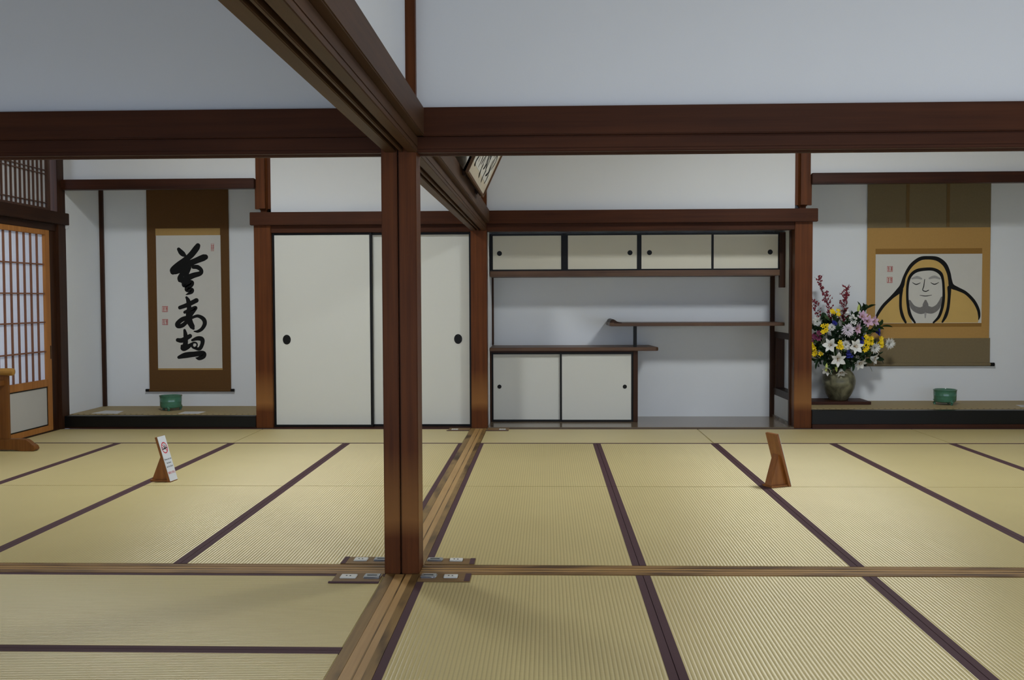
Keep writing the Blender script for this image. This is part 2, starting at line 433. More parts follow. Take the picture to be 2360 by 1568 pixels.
wall('wall_alcove_right', B(2.90, 5.95, YB, YB+0.05, 0, CEIL), plaster_toko_lit, 'white back wall of the flower alcove')
wall('wall_alcove_right_side', B(5.89, 5.95, 4.9, YB, 0, CEIL), plaster_toko_lit)
wall('wall_alcove_ceiling', B(-3.9, 5.95, 4.905, 5.66, 2.75, 2.80), ceiling_m)
# side wall between shelf alcove and flower alcove with its low window
sw = wall('wall_shelves_right', MB().box(2.865, 2.945, 4.95, 5.66, 0.856, CEIL).box(2.865, 2.945, 4.95, 5.66, 0.0, 0.236), plaster_toko_lit, 'white side wall with a low framed opening beside the flower alcove')
MB().box(2.861, 2.950, 4.94, 5.655, 0.795, 0.856).build('opening_head', dark_y, sw, bevel=0.002)
MB().box(2.855, 2.956, 4.94, 5.655, 0.236, 0.305).build('opening_sill', dark_y, sw, bevel=0.002)
MB().box(2.862, 2.949, 5.56, 5.66, 0.30, 0.80).build('opening_jamb', dark_z, sw, bevel=0.002)
MB().box(2.845, 2.866, 4.93, 4.965, 0.012, 1.80).build('side_strip', dark_z, sw)
MB().box(2.825, 2.866, 5.625, 5.662, 0.012, 1.40).build('corner_strip', dark_z, sw)
MB().box(2.845, 2.866, 4.95, 5.62, 0.012, 0.035).build('base_strip', board_w, sw)
trim(B(0.079, 0.098, 5.60, 5.66, 0.73, 1.40), dark_z, 'thin dark corner strip at the left of the shelf alcove', 0.001)
trim(B(-3.843, -3.806, YB-0.032, YB, 0.12, 2.76), dark_z, 'thin dark corner strip in the calligraphy alcove', 0.002)

# alcove floors
fk = trim(B(-3.885, -2.058, 4.775, 4.875, 0.016, 0.117), lacquer_k, 'black lacquered front sill of the calligraphy alcove', 0.004)
B(-3.885, -2.058, 4.785, 4.875, 0.0, 0.016).build('base_strip', dark_x, fk)
am = trim(B(-3.843, -2.055, 4.872, YB, 0.02, 0.122), goza_m, 'woven mat floor of the calligraphy alcove', 0.003)
fk = trim(B(3.018, 5.9, 4.775, 4.875, 0.042, 0.166), lacquer_k, 'black lacquered front sill of the flower alcove', 0.004)
B(3.018, 5.9, 4.765, 4.875, 0.0, 0.041).build('base_strip', dark_x, fk, bevel=0.002)
am2 = trim(B(2.945, 5.9, 4.872, YB, 0.05, 0.170), goza_m, 'woven mat floor of the flower alcove', 0.003)
stitch_m = plain('mat_stitching', lin(42, 36, 28), 0.8, 0.2)
for parent, xa, xb, zt in ((am, -3.83, -2.07, 0.122), (am2, 3.03, 5.88, 0.170)):
    m = MB(); x = xa
    while x < xb-0.03:
        m.box(x, x+0.016, 4.880, 4.892, zt-0.001, zt+0.0012); x += 0.0555
    st = m.build('stitching', stitch_m, parent); st['kind'] = 'stuff'
trim(B(0.080, 2.862, 4.80, 5.66, -0.03, 0.011), board_w, 'polished brown floor board of the shelf alcove', 0.002)
trim(B(-1.903, -0.068, 4.80, 4.95, -0.03, 0.008), dark_x, 'thin floor rail under the white sliding doors', 0.002)

# ------------------------------------------------------------------ sliding doors (fusuma)
def disc(mb, cx, y, cz, rx, rz, depth, seg=28):
    n = len(mb.v)
    for yy in (y, y-depth):
        for i in range(seg):
            a = 2*PI*i/seg; mb.v.append((cx+rx*math.cos(a), yy, cz+rz*math.sin(a)))
    mb.f += [tuple(n+i for i in range(seg)), tuple(n+seg+i for i in range(seg-1, -1, -1))]
    for i in range(seg):
        k = (i+1) % seg; mb.f.append((n+i, n+k, n+seg+k, n+seg+i))
    return mb
brass = plain('aged_silver', lin(150, 150, 138), 0.4, 0.5, metal=0.6)
def fusuma(n, x0, x1, y, z0, z1, hx, label):
    t = 0.020
    d = tag(B(x0+t, x1-t, y, y+0.018, z0+t, z1-t).build('door_%d' % n, paper_w), label, kind='structure')
    fr = MB().box(x0, x0+t, y-0.004, y+0.022, z0, z1).box(x1-t, x1, y-0.004, y+0.022, z0, z1).box(x0+t, x1-t, y-0.004, y+0.022, z0, z0+t).box(x0+t, x1-t, y-0.004, y+0.022, z1-t, z1)
    fr.build('door_frame', lacquer, d, bevel=0.002)
    h = disc(MB(), hx, y, 0.818, 0.037, 0.045, 0.004).build('door_pull', lacquer, d)
    m = MB()
    for ang in (0, 90, 180, 270):
        a0 = math.radians(ang); cx, cz = hx+0.036*math.cos(a0), 0.818+0.044*math.sin(a0)
        pts = []
        for q in range(7):
            b = a0+PI+(-1.1+2.2*q/6)
            pts.append((cx+0.011*math.cos(b), y-0.0026, cz+0.011*math.sin(b)))
        m.tube(pts, 0.0016, 5)
    m.build('pull_ornament', brass, h)
fusuma(1, -1.902, -0.982, 4.850, 0.009, 1.799, -1.777, 'left white paper sliding door with black frame')
fusuma(2, -1.000, -0.069, 4.888, 0.009, 1.799, -0.194, 'right white paper sliding door, partly hidden by the split post')

# ------------------------------------------------------------------ shelf alcove furniture
uc = tag(empty('hanging_cabinet', (1.46, 5.40, 1.395)), 'long wall cabinet with four small sliding doors above the shelves', 'cabinet')
B(0.085, 2.816, 5.186, 5.655, 1.395, 1.450).build('base_board', shelf_w, uc, bevel=0.003)
MB().box(0.085, 2.86, 5.235, 5.655, 1.45, 1.80).build('cabinet_body', lacquer, uc)
B(2.812, 2.864, 5.18, 5.235, 1.282, 1.80).build('hanging_post', dark_z, uc, bevel=0.002)
for xa, xb in ((0.772, 0.815), (1.480, 1.512), (0.085, 0.103)): B(xa, xb, 5.196, 5.235, 1.45, 1.80).build('divider', lacquer, uc)
def small_door(par, x0, x1, z0, z1, y, hx, hz, t=0.014, r=0.0235, mat=paper_c):
    d = B(x0+t, x1-t, y, y+0.014, z0+t, z1-t).build('door', mat, par)
    MB().box(x0, x0+t, y-0.003, y+0.016, z0, z1).box(x1-t, x1, y-0.003, y+0.016, z0, z1).box(x0+t, x1-t, y-0.003, y+0.016, z0, z0+t).box(x0+t, x1-t, y-0.003, y+0.016, z1-t, z1).build('door_frame', lacquer, d)
    disc(MB(), hx, y, hz, r, r, 0.003, 24).build('door_pull', lacquer, d)
for x0, x1, hx, y in ((0.100, 0.776, 0.177, 5.205), (0.812, 1.492, 1.412, 5.205), (1.506, 2.190, 1.595, 5.205), (2.186, 2.816, 2.729, 5.218)):
    small_door(uc, x0, x1, 1.450, 1.797, y, hx, 1.617)
lc = tag(empty('floor_cabinet', (0.79, 5.43, 0.012)), 'low cabinet with two white sliding doors on the alcove floor', 'cabinet')
MB().box(0.090, 1.445, 5.245, 5.655, 0.012, 0.688).build('cabinet_body', lacquer, lc)
B(1.443, 1.486, 5.195, 5.655, 0.012, 0.690).build('end_post', dark_z, lc, bevel=0.002)
B(0.082, 0.096, 5.20, 5.26, 0.012, 0.690).build('end_strip', dark_z, lc)
B(0.090, 1.445, 5.215, 5.245, 0.672, 0.690).build('top_rail', dark_x, lc)
small_door(lc, 0.094, 0.772, 0.013, 0.674, 5.228, 0.170, 0.347, 0.018, 0.0195, paper_w)
small_door(lc, 0.748, 1.443, 0.013, 0.674, 5.212, 1.364, 0.347, 0.018, 0.0195, paper_w)
ls = tag(empty('wall_shelf', (0.88, 5.4, 0.69)), 'lower shelf board resting on the low cabinet', 'shelf')
MB().prism([(0.082, 5.150), (1.655, 5.150), (1.676, 5.172), (1.640, 5.655), (0.082, 5.655)], 'z', 0.690, 0.724).build('shelf_board', shelf_w, ls, bevel=0.004)
us = tag(empty('wall_shelf', (2.04, 5.4, 0.922)), 'upper staggered shelf board with a curled lip at its left end', 'shelf')
B(1.232, 2.862, 5.19, 5.655, 0.922, 0.953).build('shelf_board', shelf_w, us, bevel=0.003)
B(1.218, 1.262, 5.185, 5.655, 0.924, 0.957).build('end_batten', shelf_w, us, bevel=0.002)
lip = [(1.222, 0.955), (1.226, 0.975), (1.238, 0.986), (1.256, 0.988), (1.272, 0.980), (1.288, 0.968), (1.312, 0.960), (1.338, 0.954), (1.338, 0.950), (1.222, 0.950)]
MB().prism(lip, 'y', 5.19, 5.655).build('curled_lip', dark_y, us, bevel=0.002)
B(1.446, 1.478, 5.215, 5.250, 0.724, 0.923).build('strut', lacquer, us, bevel=0.002)

# ------------------------------------------------------------------ paper screens on the left
XS = -3.895
def shoji_panel(n, y0, y1, label):
    z0, z1 = 0.012, 1.822
    st = 0.075
    d = tag(MB().box(XS, XS+0.030, y0, y0+st, z0, z1).box(XS, XS+0.030, y1-st, y1, z0, z1).box(XS, XS+0.030, y0+st, y1-st, z1-0.045, z1).box(XS, XS+0.030, y0+st, y1-st, 0.415, 0.478).box(XS, XS+0.030, y0+st, y1-st, z0, 0.062).build('window_%d' % n, shoji_w, bevel=0.002), label, kind='structure')
    B(XS-0.004, XS-0.001, y0+st-0.01, y1-st+0.01, 0.45, z1-0.03).build('paper', shoji_paper, d)
    m = MB(); k = 9; w = (y1-y0-2*st)/k
    vb = B(XS, XS+0.016, -0.006, 0.006, 0.478, z1-0.045).mesh('lattice_bar', bar_w, off=(XS, 0, 0))
    for i in range(1, k): link('lattice_bar', vb, d, (XS, y0+st+w*i, 0))
    hb = B(0, 0.016, y0+st, y1-st, -0.006, 0.006).mesh('lattice_bar', bar_w)
    for z in (1.512, 1.250, 0.993, 0.730): link('lattice_bar', hb, d, (XS+0.001, 0, z))
    B(XS+0.004, XS+0.018, y0+st, y1-st, 0.062, 0.415).build('lower_panel', panel_paper, d)
    MB().box(XS+0.004, XS+0.022, y0+st, y1-st, 0.062, 0.072).box(XS+0.004, XS+0.022, y0+st, y1-st, 0.404, 0.415).box(XS+0.004, XS+0.022, y0+st, y0+st+0.008, 0.072, 0.404).box(XS+0.004, XS+0.022, y1-st-0.008, y1-st, 0.072, 0.404).build('panel_edging', lacquer, d)
    return d
d1 = shoji_panel(1, 3.45, 4.602, 'paper sliding screen with wooden lattice at the left edge')
B(XS+0.029, XS+0.033, 4.578, 4.590, 0.66, 0.78).build('finger_pull', lacquer, d1)
shoji_panel(2, 2.30, 3.45, 'paper sliding screen further towards the front')
B(XS-0.03, XS+0.02, 4.600, 4.735, 0.0, 1.83).build('trim_60', dark_z)['kind'] = 'structure'
# transom above
rm = tag(MB().box(XS, XS+0.03, 2.3, 4.64, 2.0, 2.022).box(XS, XS+0.03, 2.3, 4.64, 2.70, 2.75).box(XS, XS+0.03, 4.605, 4.64, 2.02, 2.72).build('window_3', ranma_w), 'dark lattice transom with grey paper above the paper screens', kind='structure')
B(XS-0.006, XS-0.002, 2.3, 4.63, 2.01, 2.73).build('paper', ranma_paper, rm)
vb = B(0, 0.016, -0.005, 0.005, 2.02, 2.70).mesh('lattice_bar', ranma_w)
for i in range(1, 31): link('lattice_bar', vb, rm, (XS, 4.605-0.0752*i, 0))
hb = B(0, 0.014, 2.3, 4.605, -0.004, 0.004).mesh('lattice_bar', ranma_w)
for z in (2.068, 2.326, 2.360): link('lattice_bar', hb, rm, (XS+0.001, 0, z))
t = trim(B(-3.97, -3.86, -6.0, 4.735, 1.822, 1.885), dark_y, 'dark lintel above the paper screens', 0.003)
B(-3.87, -3.815, -6.0, 4.895, 1.885, 1.995).build('long_rail', dark_y, t, bevel=0.004)
B(-3.86, -3.82, 4.87, 4.90, 1.855, 1.885).build('rail_end', plaster, t)
wall('wall_left', MB().box(-3.98, -3.92, -6.0, 4.9, 2.75, CEIL).box(-3.98, -3.92, -6.0, 2.3, 1.99, 2.76).box(-3.98, -3.92, -6.0, 2.3, 0, 1.84), label='white wall along the left side')
wall('wall_right', MB().box(5.93, 5.98, -0.1, 4.9, 0, CEIL).box(5.93, 5.98, -6.0, -0.1, 1.85, CEIL), label='white wall along the right side')
wall('wall_behind', MB().box(-3.95, 5.95, -6.08, -6.03, 1.85, CEIL), label='white wall strip above the open side behind the viewer')
tag(B(-4.0, 6.0, -6.1, 4.95, CEIL, CEIL+0.04).build('ceiling', ceiling_m), 'wooden board ceiling', kind='structure')

# ------------------------------------------------------------------ pendant lamps
shade_m = {}
def lamp(x, y, power, label):
    if power not in shade_m:
        m, nt, b = new_mat('lamp_shade_%d' % len(shade_m))
        b.inputs['Base Color'].default_value = (0.8, 0.8, 0.78, 1)
        b.inputs['Emission Color'].default_value = LAMP_COL
        b.inputs['Emission Strength'].default_value = power
        shade_m[power] = m
    r = tag(empty('pendant_lamp', (x, y, CEIL)), label, 'lamp', 'square ceiling lamps of the four rooms')
    B(x-0.25, x+0.25, y-0.25, y+0.25, CEIL-0.18, CEIL-0.15).build('lamp_shade', shade_m[power], r)
    for a, b, c, d in ((-0.27, 0.27, -0.27, -0.25), (-0.27, 0.27, 0.25, 0.27), (-0.27, -0.25, -0.25, 0.25), (0.25, 0.27, -0.25, 0.25)):
        B(x+a, x+b, y+c, y+d, CEIL-0.172, CEIL-0.05).build('lamp_skirt', dark_x, r)
    MB().box(x-0.27, x+0.27, y-0.27, y+0.27, CEIL-0.07, CEIL-0.045).box(x-0.05, x+0.05, y-0.05, y+0.05, CEIL-0.05, CEIL).build('lamp_frame', dark_x, r)
lamp(2.94, 2.35, LAMP_BACK, 'square ceiling lamp of the right back room')
lamp(-1.75, 2.35, LAMP_BACK*0.88, 'square ceiling lamp of the left back room')
lamp(2.3, -2.9, LAMP_FRONT, 'square ceiling lamp of the right front room')
lamp(-1.98, -2.9, LAMP_FRONT*0.05, 'square ceiling lamp of the left front room')
# ---- details
# ------------------------------------------------------------------ brush work
ink = plain('black_ink', lin(20, 20, 20), 0.7, 0.2)
ink_grey = plain('grey_wash', lin(122, 120, 118), 0.85, 0.1, 0.18, 40)
ink_pale = plain('pale_wash', lin(160, 158, 155), 0.85, 0.1, 0.15, 40)
seal_red = plain('seal_red', lin(186, 74, 70), 0.8, 0.15, 0.1, 80)
def catmull(P, n=7):
    out = []
    Q = [P[0]] + list(P) + [P[-1]]
    for i in range(1, len(Q)-2):
        p0, p1, p2, p3 = Q[i-1:i+3]
        for k in range(n):
            t = k/n
            out.append(tuple(0.5*((2*b)+(c-a)*t+(2*a-5*b+4*c-d)*t*t+(3*b-a-3*c+d)*t**3) for a, b, c, d in zip(p0, p1, p2, p3)))
    out.append(tuple(P[-1]))
    return out
def stroke(mb, pts, place, lift, seg=14):
    """variable-width brush stroke: pts (u, v, width); place(u, v, lift) -> xyz"""
    C = catmull(pts)
    L, R = [], []
    for i, (u, v, w) in enumerate(C):
        a = C[max(i-1, 0)]; b = C[min(i+1, len(C)-1)]
        dx, dy = b[0]-a[0], b[1]-a[1]; q = math.hypot(dx, dy) or 1
        nx, ny = -dy/q, dx/q
        w = max(w, 1e-5)
        L.append((u+nx*w/2, v+ny*w/2)); R.append((u-nx*w/2, v-ny*w/2))
    n = len(mb.v)
    for a, b in zip(L, R): mb.v += [place(a[0], a[1], lift), place(b[0], b[1], lift)]
    for i in range(len(L)-1): mb.f.append((n+2*i, n+2*i+1, n+2*i+3, n+2*i+2))
    for k, (u, v, w) in enumerate((C[0], C[-1])):
        n = len(mb.v)
        for s in range(seg):
            a = 2*PI*s/seg; mb.v.append(place(u+w/2*math.cos(a), v+w/2*math.sin(a), lift+0.00012*(k+1)))
        mb.f.append(tuple(range(n, n+seg)))
def flat_poly(mb, pts, place, lift):
    n = len(mb.v)
    mb.v += [place(u, v, lift) for u, v in pts]
    mb.f.append(tuple(range(n, n+len(pts))))
def seal(parent, u0, v0, u1, v1, place, lift, seed):
    rnd = random.Random(seed); m = MB()
    w, h = u1-u0, v1-v0; t = 0.07*min(w, h)
    def r(a, b, c, d): flat_poly(m, [(a, b), (c, b), (c, d), (a, d)], place, lift)
    r(u0, v0, u1, v0+t); r(u0, v1-t, u1, v1); r(u0, v0, u0+t, v1); r(u1-t, v0, u1, v1)
    rows = max(4, int(round(5*h/max(w, 1))))
    for k in range(rows):
        vv = v0+h*(0.14+0.74*k/(rows-1))
        a = u0+w*(0.12+0.1*rnd.random()); b = u0+w*(0.42+0.06*rnd.random())
        r(a, vv, b, vv+t*1.3)
        a = u0+w*(0.55+0.06*rnd.random()); b = u0+w*(0.80+0.08*rnd.random())
        r(a, vv, b, vv+t*1.3)
    for uu in (0.27, 0.68, 0.82): r(u0+w*uu, v0+h*0.14, u0+w*uu+t, v0+h*(0.6+0.3*rnd.random()))
    o = m.build('seal', seal_red, parent); return o

def cyl_x(mb, x0, x1, y, z, r, seg=16):
    return mb.tube([(x0, y, z), (x1, y, z)], r, seg)

# ------------------------------------------------------------------ calligraphy scroll
silk_brown = plain('brown_silk', lin(96, 66, 32), 0.75, 0.25, 0.1, 60, bump=0.25, bscale=700)
silk_gold = plain('gold_silk', lin(172, 138, 82), 0.7, 0.3, 0.1, 90, bump=0.25, bscale=700)
scroll_paper = plain('scroll_paper', lin(206, 204, 196), 0.85, 0.15, 0.03, 12)
def ribbon(mb, x0, x1, z0, z1, y, t, wob=0.0, ph=0.0, n=14):
    """cloth strip hanging flat with a faint wave"""
    k = len(mb.v)
    for i in range(n+1):
        z = z0+(z1-z0)*i/n
        for x in (x0, x1):
            mb.v.append((x, y - wob*math.sin(ph+z*5.0+(x-x0)*1.5), z))
    for i in range(n+1):
        z = z0+(z1-z0)*i/n
        for x in (x0, x1):
            mb.v.append((x, y+t - wob*math.sin(ph+z*5.0+(x-x0)*1.5), z))
    h = 2*(n+1)
    for i in range(n):
        a = k+2*i
        mb.f += [(a, a+1, a+3, a+2), (a+h, a+h+2, a+h+3, a+h+1), (a, a+2, a+h+2, a+h), (a+1, a+h+1, a+h+3, a+3)]
    mb.f += [(k, k+h, k+h+1, k+1), (k+2*n, k+2*n+1, k+h+2*n+1, k+h+2*n)]
    return mb
sc = tag(empty('hanging_scroll', (-2.952, 5.60, 0.28)), 'tall hanging scroll with three large black brush characters on brown silk', 'scroll')
ribbon(MB(), -3.366, -2.540, 0.283, 2.46, 5.602, 0.004).build('mount', silk_brown, sc)
B(-3.279, -2.627, 5.6000, 5.603, 1.832, 1.902).build('upper_band', silk_gold, sc)
B(-3.276, -2.622, 5.6000, 5.603, 0.487, 0.505).build('lower_band', silk_gold, sc)
pap = B(-3.275, -2.624, 5.5996, 5.603, 0.504, 1.833).build('paper', scroll_paper, sc)
def place_l(u, v, lift): return (-3.273+(u-(v-90)*0.01513-112)*0.001112, 5.5992-lift, 1.831-(v-90)*0.001112)
CH = [
 [[(318, 212, 32), (338, 238, 46), (360, 258, 44), (380, 272, 22)],
  [(492, 182, 46), (478, 205, 56), (432, 262, 56), (380, 306, 52), (318, 355, 62), (272, 398, 66), (266, 414, 52)],
  [(560, 284, 50), (540, 290, 60), (470, 318, 54), (410, 345, 58), (350, 385, 62), (286, 410, 56)],
  [(420, 350, 44), (362, 420, 46), (330, 466, 46), (328, 490, 38)],
  [(450, 372, 34), (490, 374, 40), (522, 402, 36), (512, 430, 42), (450, 448, 50), (390, 474, 54), (345, 496, 38)],
  [(420, 378, 26), (404, 420, 24), (380, 460, 34)],
  [(364, 512, 40), (372, 534, 46), (412, 512, 46), (438, 512, 38), (432, 534, 38), (398, 556, 42), (396, 576, 44), (436, 576, 38), (434, 596, 34), (404, 612, 20), (382, 621, 5)]],
 [[(388, 645, 22), (404, 676, 38), (412, 740, 42), (408, 800, 52), (416, 860, 56), (440, 905, 46)],
  [(328, 736, 34), (396, 712, 40), (478, 672, 42)],
  [(372, 778, 28), (420, 756, 32), (468, 738, 34), (468, 752, 26), (430, 790, 44), (402, 828, 44)],
  [(404, 830, 46), (350, 842, 42), (306, 880, 42), (312, 904, 38), (352, 896, 38), (396, 858, 34)],
  [(428, 832, 24), (488, 812, 28), (540, 838, 38), (554, 880, 38), (530, 926, 32), (492, 950, 26), (456, 950, 9)],
  [(418, 868, 44), (438, 906, 46), (450, 924, 26)]],
 [[(370, 940, 24), (378, 980, 38), (380, 1040, 42), (370, 1096, 52)],
  [(308, 1028, 36), (350, 1030, 44), (420, 992, 38)],
  [(346, 1082, 26), (360, 1100, 56), (400, 1088, 44), (438, 1062, 24)],
  [(440, 1030, 22), (488, 1014, 38), (528, 1022, 42), (532, 1060, 36), (508, 1106, 34), (470, 1104, 24), (440, 1088, 20), (446, 1054, 18), (478, 1056, 14), (482, 1082, 14), (460, 1102, 18)],
  [(318, 1184, 30), (378, 1166, 52), (460, 1156, 48), (538, 1150, 48), (542, 1178, 38), (502, 1194, 36), (472, 1190, 8)]]]
for ci, ch in enumerate(CH):
    m = MB()
    for k, st in enumerate(ch): stroke(m, st, place_l, 0.0002+0.00003*k)
    m.build('brush_character', ink, pap)
seal(pap, 610, 163, 638, 231, place_l, 0.0002, 1)
seal(pap, 166, 723, 218, 775, place_l, 0.0002, 2)
seal(pap, 167, 839, 219, 892, place_l, 0.0002, 3)
cyl_x(MB(), -3.366, -2.540, 5.596, 0.283, 0.0135).build('roller', silk_brown, sc, smooth=True)
cyl_x(MB(), -3.402, -3.366, 5.596, 0.283, 0.0145).build('roller_end', lacquer, sc, smooth=True)
cyl_x(MB(), -2.540, -2.505, 5.596, 0.283, 0.0145).build('roller_end', lacquer, sc, smooth=True)
MB().box(-3.37, -2.536, 5.594, 5.608, 2.455, 2.475).build('top_rod', dark_x, sc)
MB().tube([(-3.1, 5.60, 2.475), (-2.953, 5.605, 2.60), (-2.80, 5.60, 2.475)], 0.003).build('cord', silk_brown, sc)

# ------------------------------------------------------------------ painted scroll: a generic robed figure
silk_green = plain('olive_silk', lin(122, 108, 80), 0.75, 0.25, 0.1, 60, bump=0.25, bscale=700)
silk_ochre = plain('ochre_silk', lin(178, 138, 76), 0.7, 0.3, 0.08, 60, bump=0.25, bscale=700)
silk_strip = plain('strip_silk', lin(112, 88, 50), 0.7, 0.3, 0.1, 60)
silk_dark = plain('dark_gold_silk', lin(142, 104, 46), 0.7, 0.3, 0.1, 60)
robe_ochre = plain('ochre_paint', lin(204, 170, 102), 0.85, 0.1, 0.08, 9)
ps = tag(empty('hanging_scroll', (4.345, 5.60, 0.52)), 'wide hanging scroll with ink painting of a hooded figure in ochre robe', 'scroll')
ribbon(MB(), 3.752, 4.936, 1.862, 2.46, 5.602, 0.004).build('upper_mount', silk_green, ps)
ribbon(MB(), 3.752, 4.936, 0.785, 1.862, 5.6018, 0.004).build('middle_mount', silk_ochre, ps)
ribbon(MB(), 3.750, 4.946, 0.532, 0.785, 5.602, 0.004).build('lower_mount', silk_green, ps)
for x in (4.139, 4.526): ribbon(MB(), x-0.015, x+0.015, 1.868, 2.46, 5.5975, 0.002).build('hanging_strip', silk_strip, ps)
B(3.833, 4.857, 5.6000, 5.603, 1.605, 1.660).build('upper_band', silk_dark, ps)
B(3.835, 4.860, 5.6000, 5.603, 0.897, 0.932).build('lower_band', silk_dark, ps)
pp = B(3.834, 4.859, 5.5996, 5.603, 0.932, 1.606).build('paper', scroll_paper, ps)
def place_r(u, v, lift): return (3.834+(u-198)*0.000798, 5.5992-lift, 1.605-(v-138)*0.000813)
m = MB()
flat_poly(m, [(205, 962), (225, 880), (300, 745), (400, 650), (500, 560), (540, 420), (600, 310), (700, 225), (840, 190), (970, 215), (1060, 320), (1100, 440), (1125, 540), (1240, 570), (1350, 660), (1430, 780), (1455, 900), (1440, 962)], place_r, 0.0002)
m.build('robe', robe_ochre, pp)
m = MB()
flat_poly(m, [(650, 962), (605, 860), (588, 740), (588, 600), (598, 480), (640, 375), (730, 325), (830, 315), (930, 330), (995, 390), (1015, 500), (1022, 640), (1010, 780), (975, 890), (920, 962)], place_r, 0.0004)
m.build('face', scroll_paper, pp)
m = MB()
stroke(m, [(612, 700, 30), (660, 780, 60), (740, 815, 80), (810, 800, 90), (890, 810, 78), (960, 760, 58), (1002, 660, 26)], place_r, 0.0006)
stroke(m, [(806, 700, 30), (806, 745, 70), (806, 800, 60)], place_r, 0.00072)
m.build('beard_wash', ink_grey, pp)
m = MB()
stroke(m, [(640, 430, 20), (700, 416, 34), (752, 432, 22)], place_r, 0.0006)
stroke(m, [(850, 428, 22), (910, 412, 34), (975, 432, 20)], place_r, 0.0006)
stroke(m, [(806, 850, 26), (804, 900, 14)], place_r, 0.0006)
m.build('brow_wash', ink_pale, pp)['kind'] = 'stuff'
m = MB()
# calm closed eyes, straight nose, small mouth
stroke(m, [(645, 478, 6), (690, 500, 12), (740, 482, 6)], place_r, 0.0008)
stroke(m, [(866, 480, 6), (912, 500, 12), (962, 478, 6)], place_r, 0.0008)
stroke(m, [(792, 440, 8), (782, 520, 11), (770, 568, 10), (806, 584, 12), (842, 570, 9)], place_r, 0.0008)
stroke(m, [(735, 630, 5), (806, 640, 10), (880, 628, 5)], place_r, 0.0008)
m.build('facial_lines', ink, pp)
m = MB()
k = 0
for st in ([(203, 930, 14), (232, 850, 34), (300, 750, 38), (395, 655, 40), (478, 578, 62), (520, 512, 52), (552, 400, 36), (625, 275, 42), (730, 195, 44), (840, 182, 42), (945, 198, 50), (1030, 262, 52), (1078, 360, 46), (1098, 450, 46), (1118, 520, 60), (1190, 556, 46), (1290, 606, 38), (1385, 700, 38), (1440, 800, 36), (1455, 880, 28), (1448, 925, 10)],
           [(512, 560, 44), (504, 660, 34), (506, 780, 34), (530, 880, 38), (568, 955, 26)],
           [(1090, 540, 50), (1090, 640, 38), (1078, 780, 36), (1050, 880, 40), (1012, 952, 22)],
           [(680, 958, 22), (622, 868, 38), (596, 760, 34), (584, 640, 30), (588, 500, 32), (618, 400, 36), (690, 338, 40), (800, 318, 38), (900, 322, 38), (978, 366, 42), (1010, 440, 32), (1022, 560, 30), (1022, 680, 34), (1004, 790, 36), (968, 890, 34), (905, 958, 22)]):
    stroke(m, st, place_r, 0.0010+0.0002*k); k += 1
m.build('outline', ink, pp)
seal(pp, 338, 280, 405, 347, place_r, 0.0002, 4)
seal(pp, 335, 410, 403, 480, place_r, 0.0002, 5)
cyl_x(MB(), 3.750, 4.946, 5.596, 0.527, 0.016).build('roller', silk_green, ps, smooth=True)
cyl_x(MB(), 3.704, 3.750, 5.596, 0.527, 0.018).build('roller_end', lacquer, ps, smooth=True)
cyl_x(MB(), 4.946, 4.986, 5.596, 0.527, 0.018).build('roller_end', lacquer, ps, smooth=True)
MB().box(3.748, 4.94, 5.594, 5.608, 2.455, 2.475).build('top_rod', dark_x, ps)
MB().tube([(4.1, 5.60, 2.475), (4.345, 5.605, 2.60), (4.6, 5.60, 2.475)], 0.003).build('cord', silk_green, ps)

# ------------------------------------------------------------------ celadon incense burners
celadon = plain('celadon_glaze', lin(66, 116, 92), 0.14, 0.5, 0.22, 26, coat=0.3)
ash = plain('ash', lin(150, 145, 136), 0.95, 0.1)
def censer(x, y, z, ang, label):
    r = tag(empty('incense_burner', (x, y, z), (0, 0, ang)), label, 'incense burner', 'celadon incense burners on the alcove floors')
    prof = [(0.050, 0.020), (0.080, 0.022), (0.095, 0.030), (0.100, 0.044), (0.1015, 0.060), (0.102, 0.082), (0.1035, 0.086), (0.1025, 0.090), (0.1035, 0.118), (0.1045, 0.134), (0.1075, 0.138), (0.1075, 0.144), (0.098, 0.145), (0.095, 0.138), (0.093, 0.110), (0.092, 0.100)]
    MB().lathe(prof, 40).build('bowl', celadon, r, smooth=True, local=True)
    MB().lathe([(0.0915, 0.098), (0.0915, 0.104)], 24).build('ash_bed', ash, r, local=True)
    for k in range(3):
        a = 2*PI*k/3-PI/2; c, s = math.cos(a), math.sin(a)
        MB().tube([(0.078*c, 0.078*s, 0.046), (0.094*c, 0.094*s, 0.036), (0.097*c, 0.097*s, 0.022), (0.090*c, 0.090*s, 0.010), (0.094*c, 0.094*s, 0.0)], [0.014, 0.019, 0.014, 0.010, 0.013], 10).build('foot', celadon, r, smooth=True, local=True)
    return r
censer(-3.020, 5.245, 0.122, 0.12, 'round green celadon incense burner below the calligraphy scroll')
censer(4.388, 5.262, 0.170, 0.32, 'round green celadon incense burner below the painted scroll')

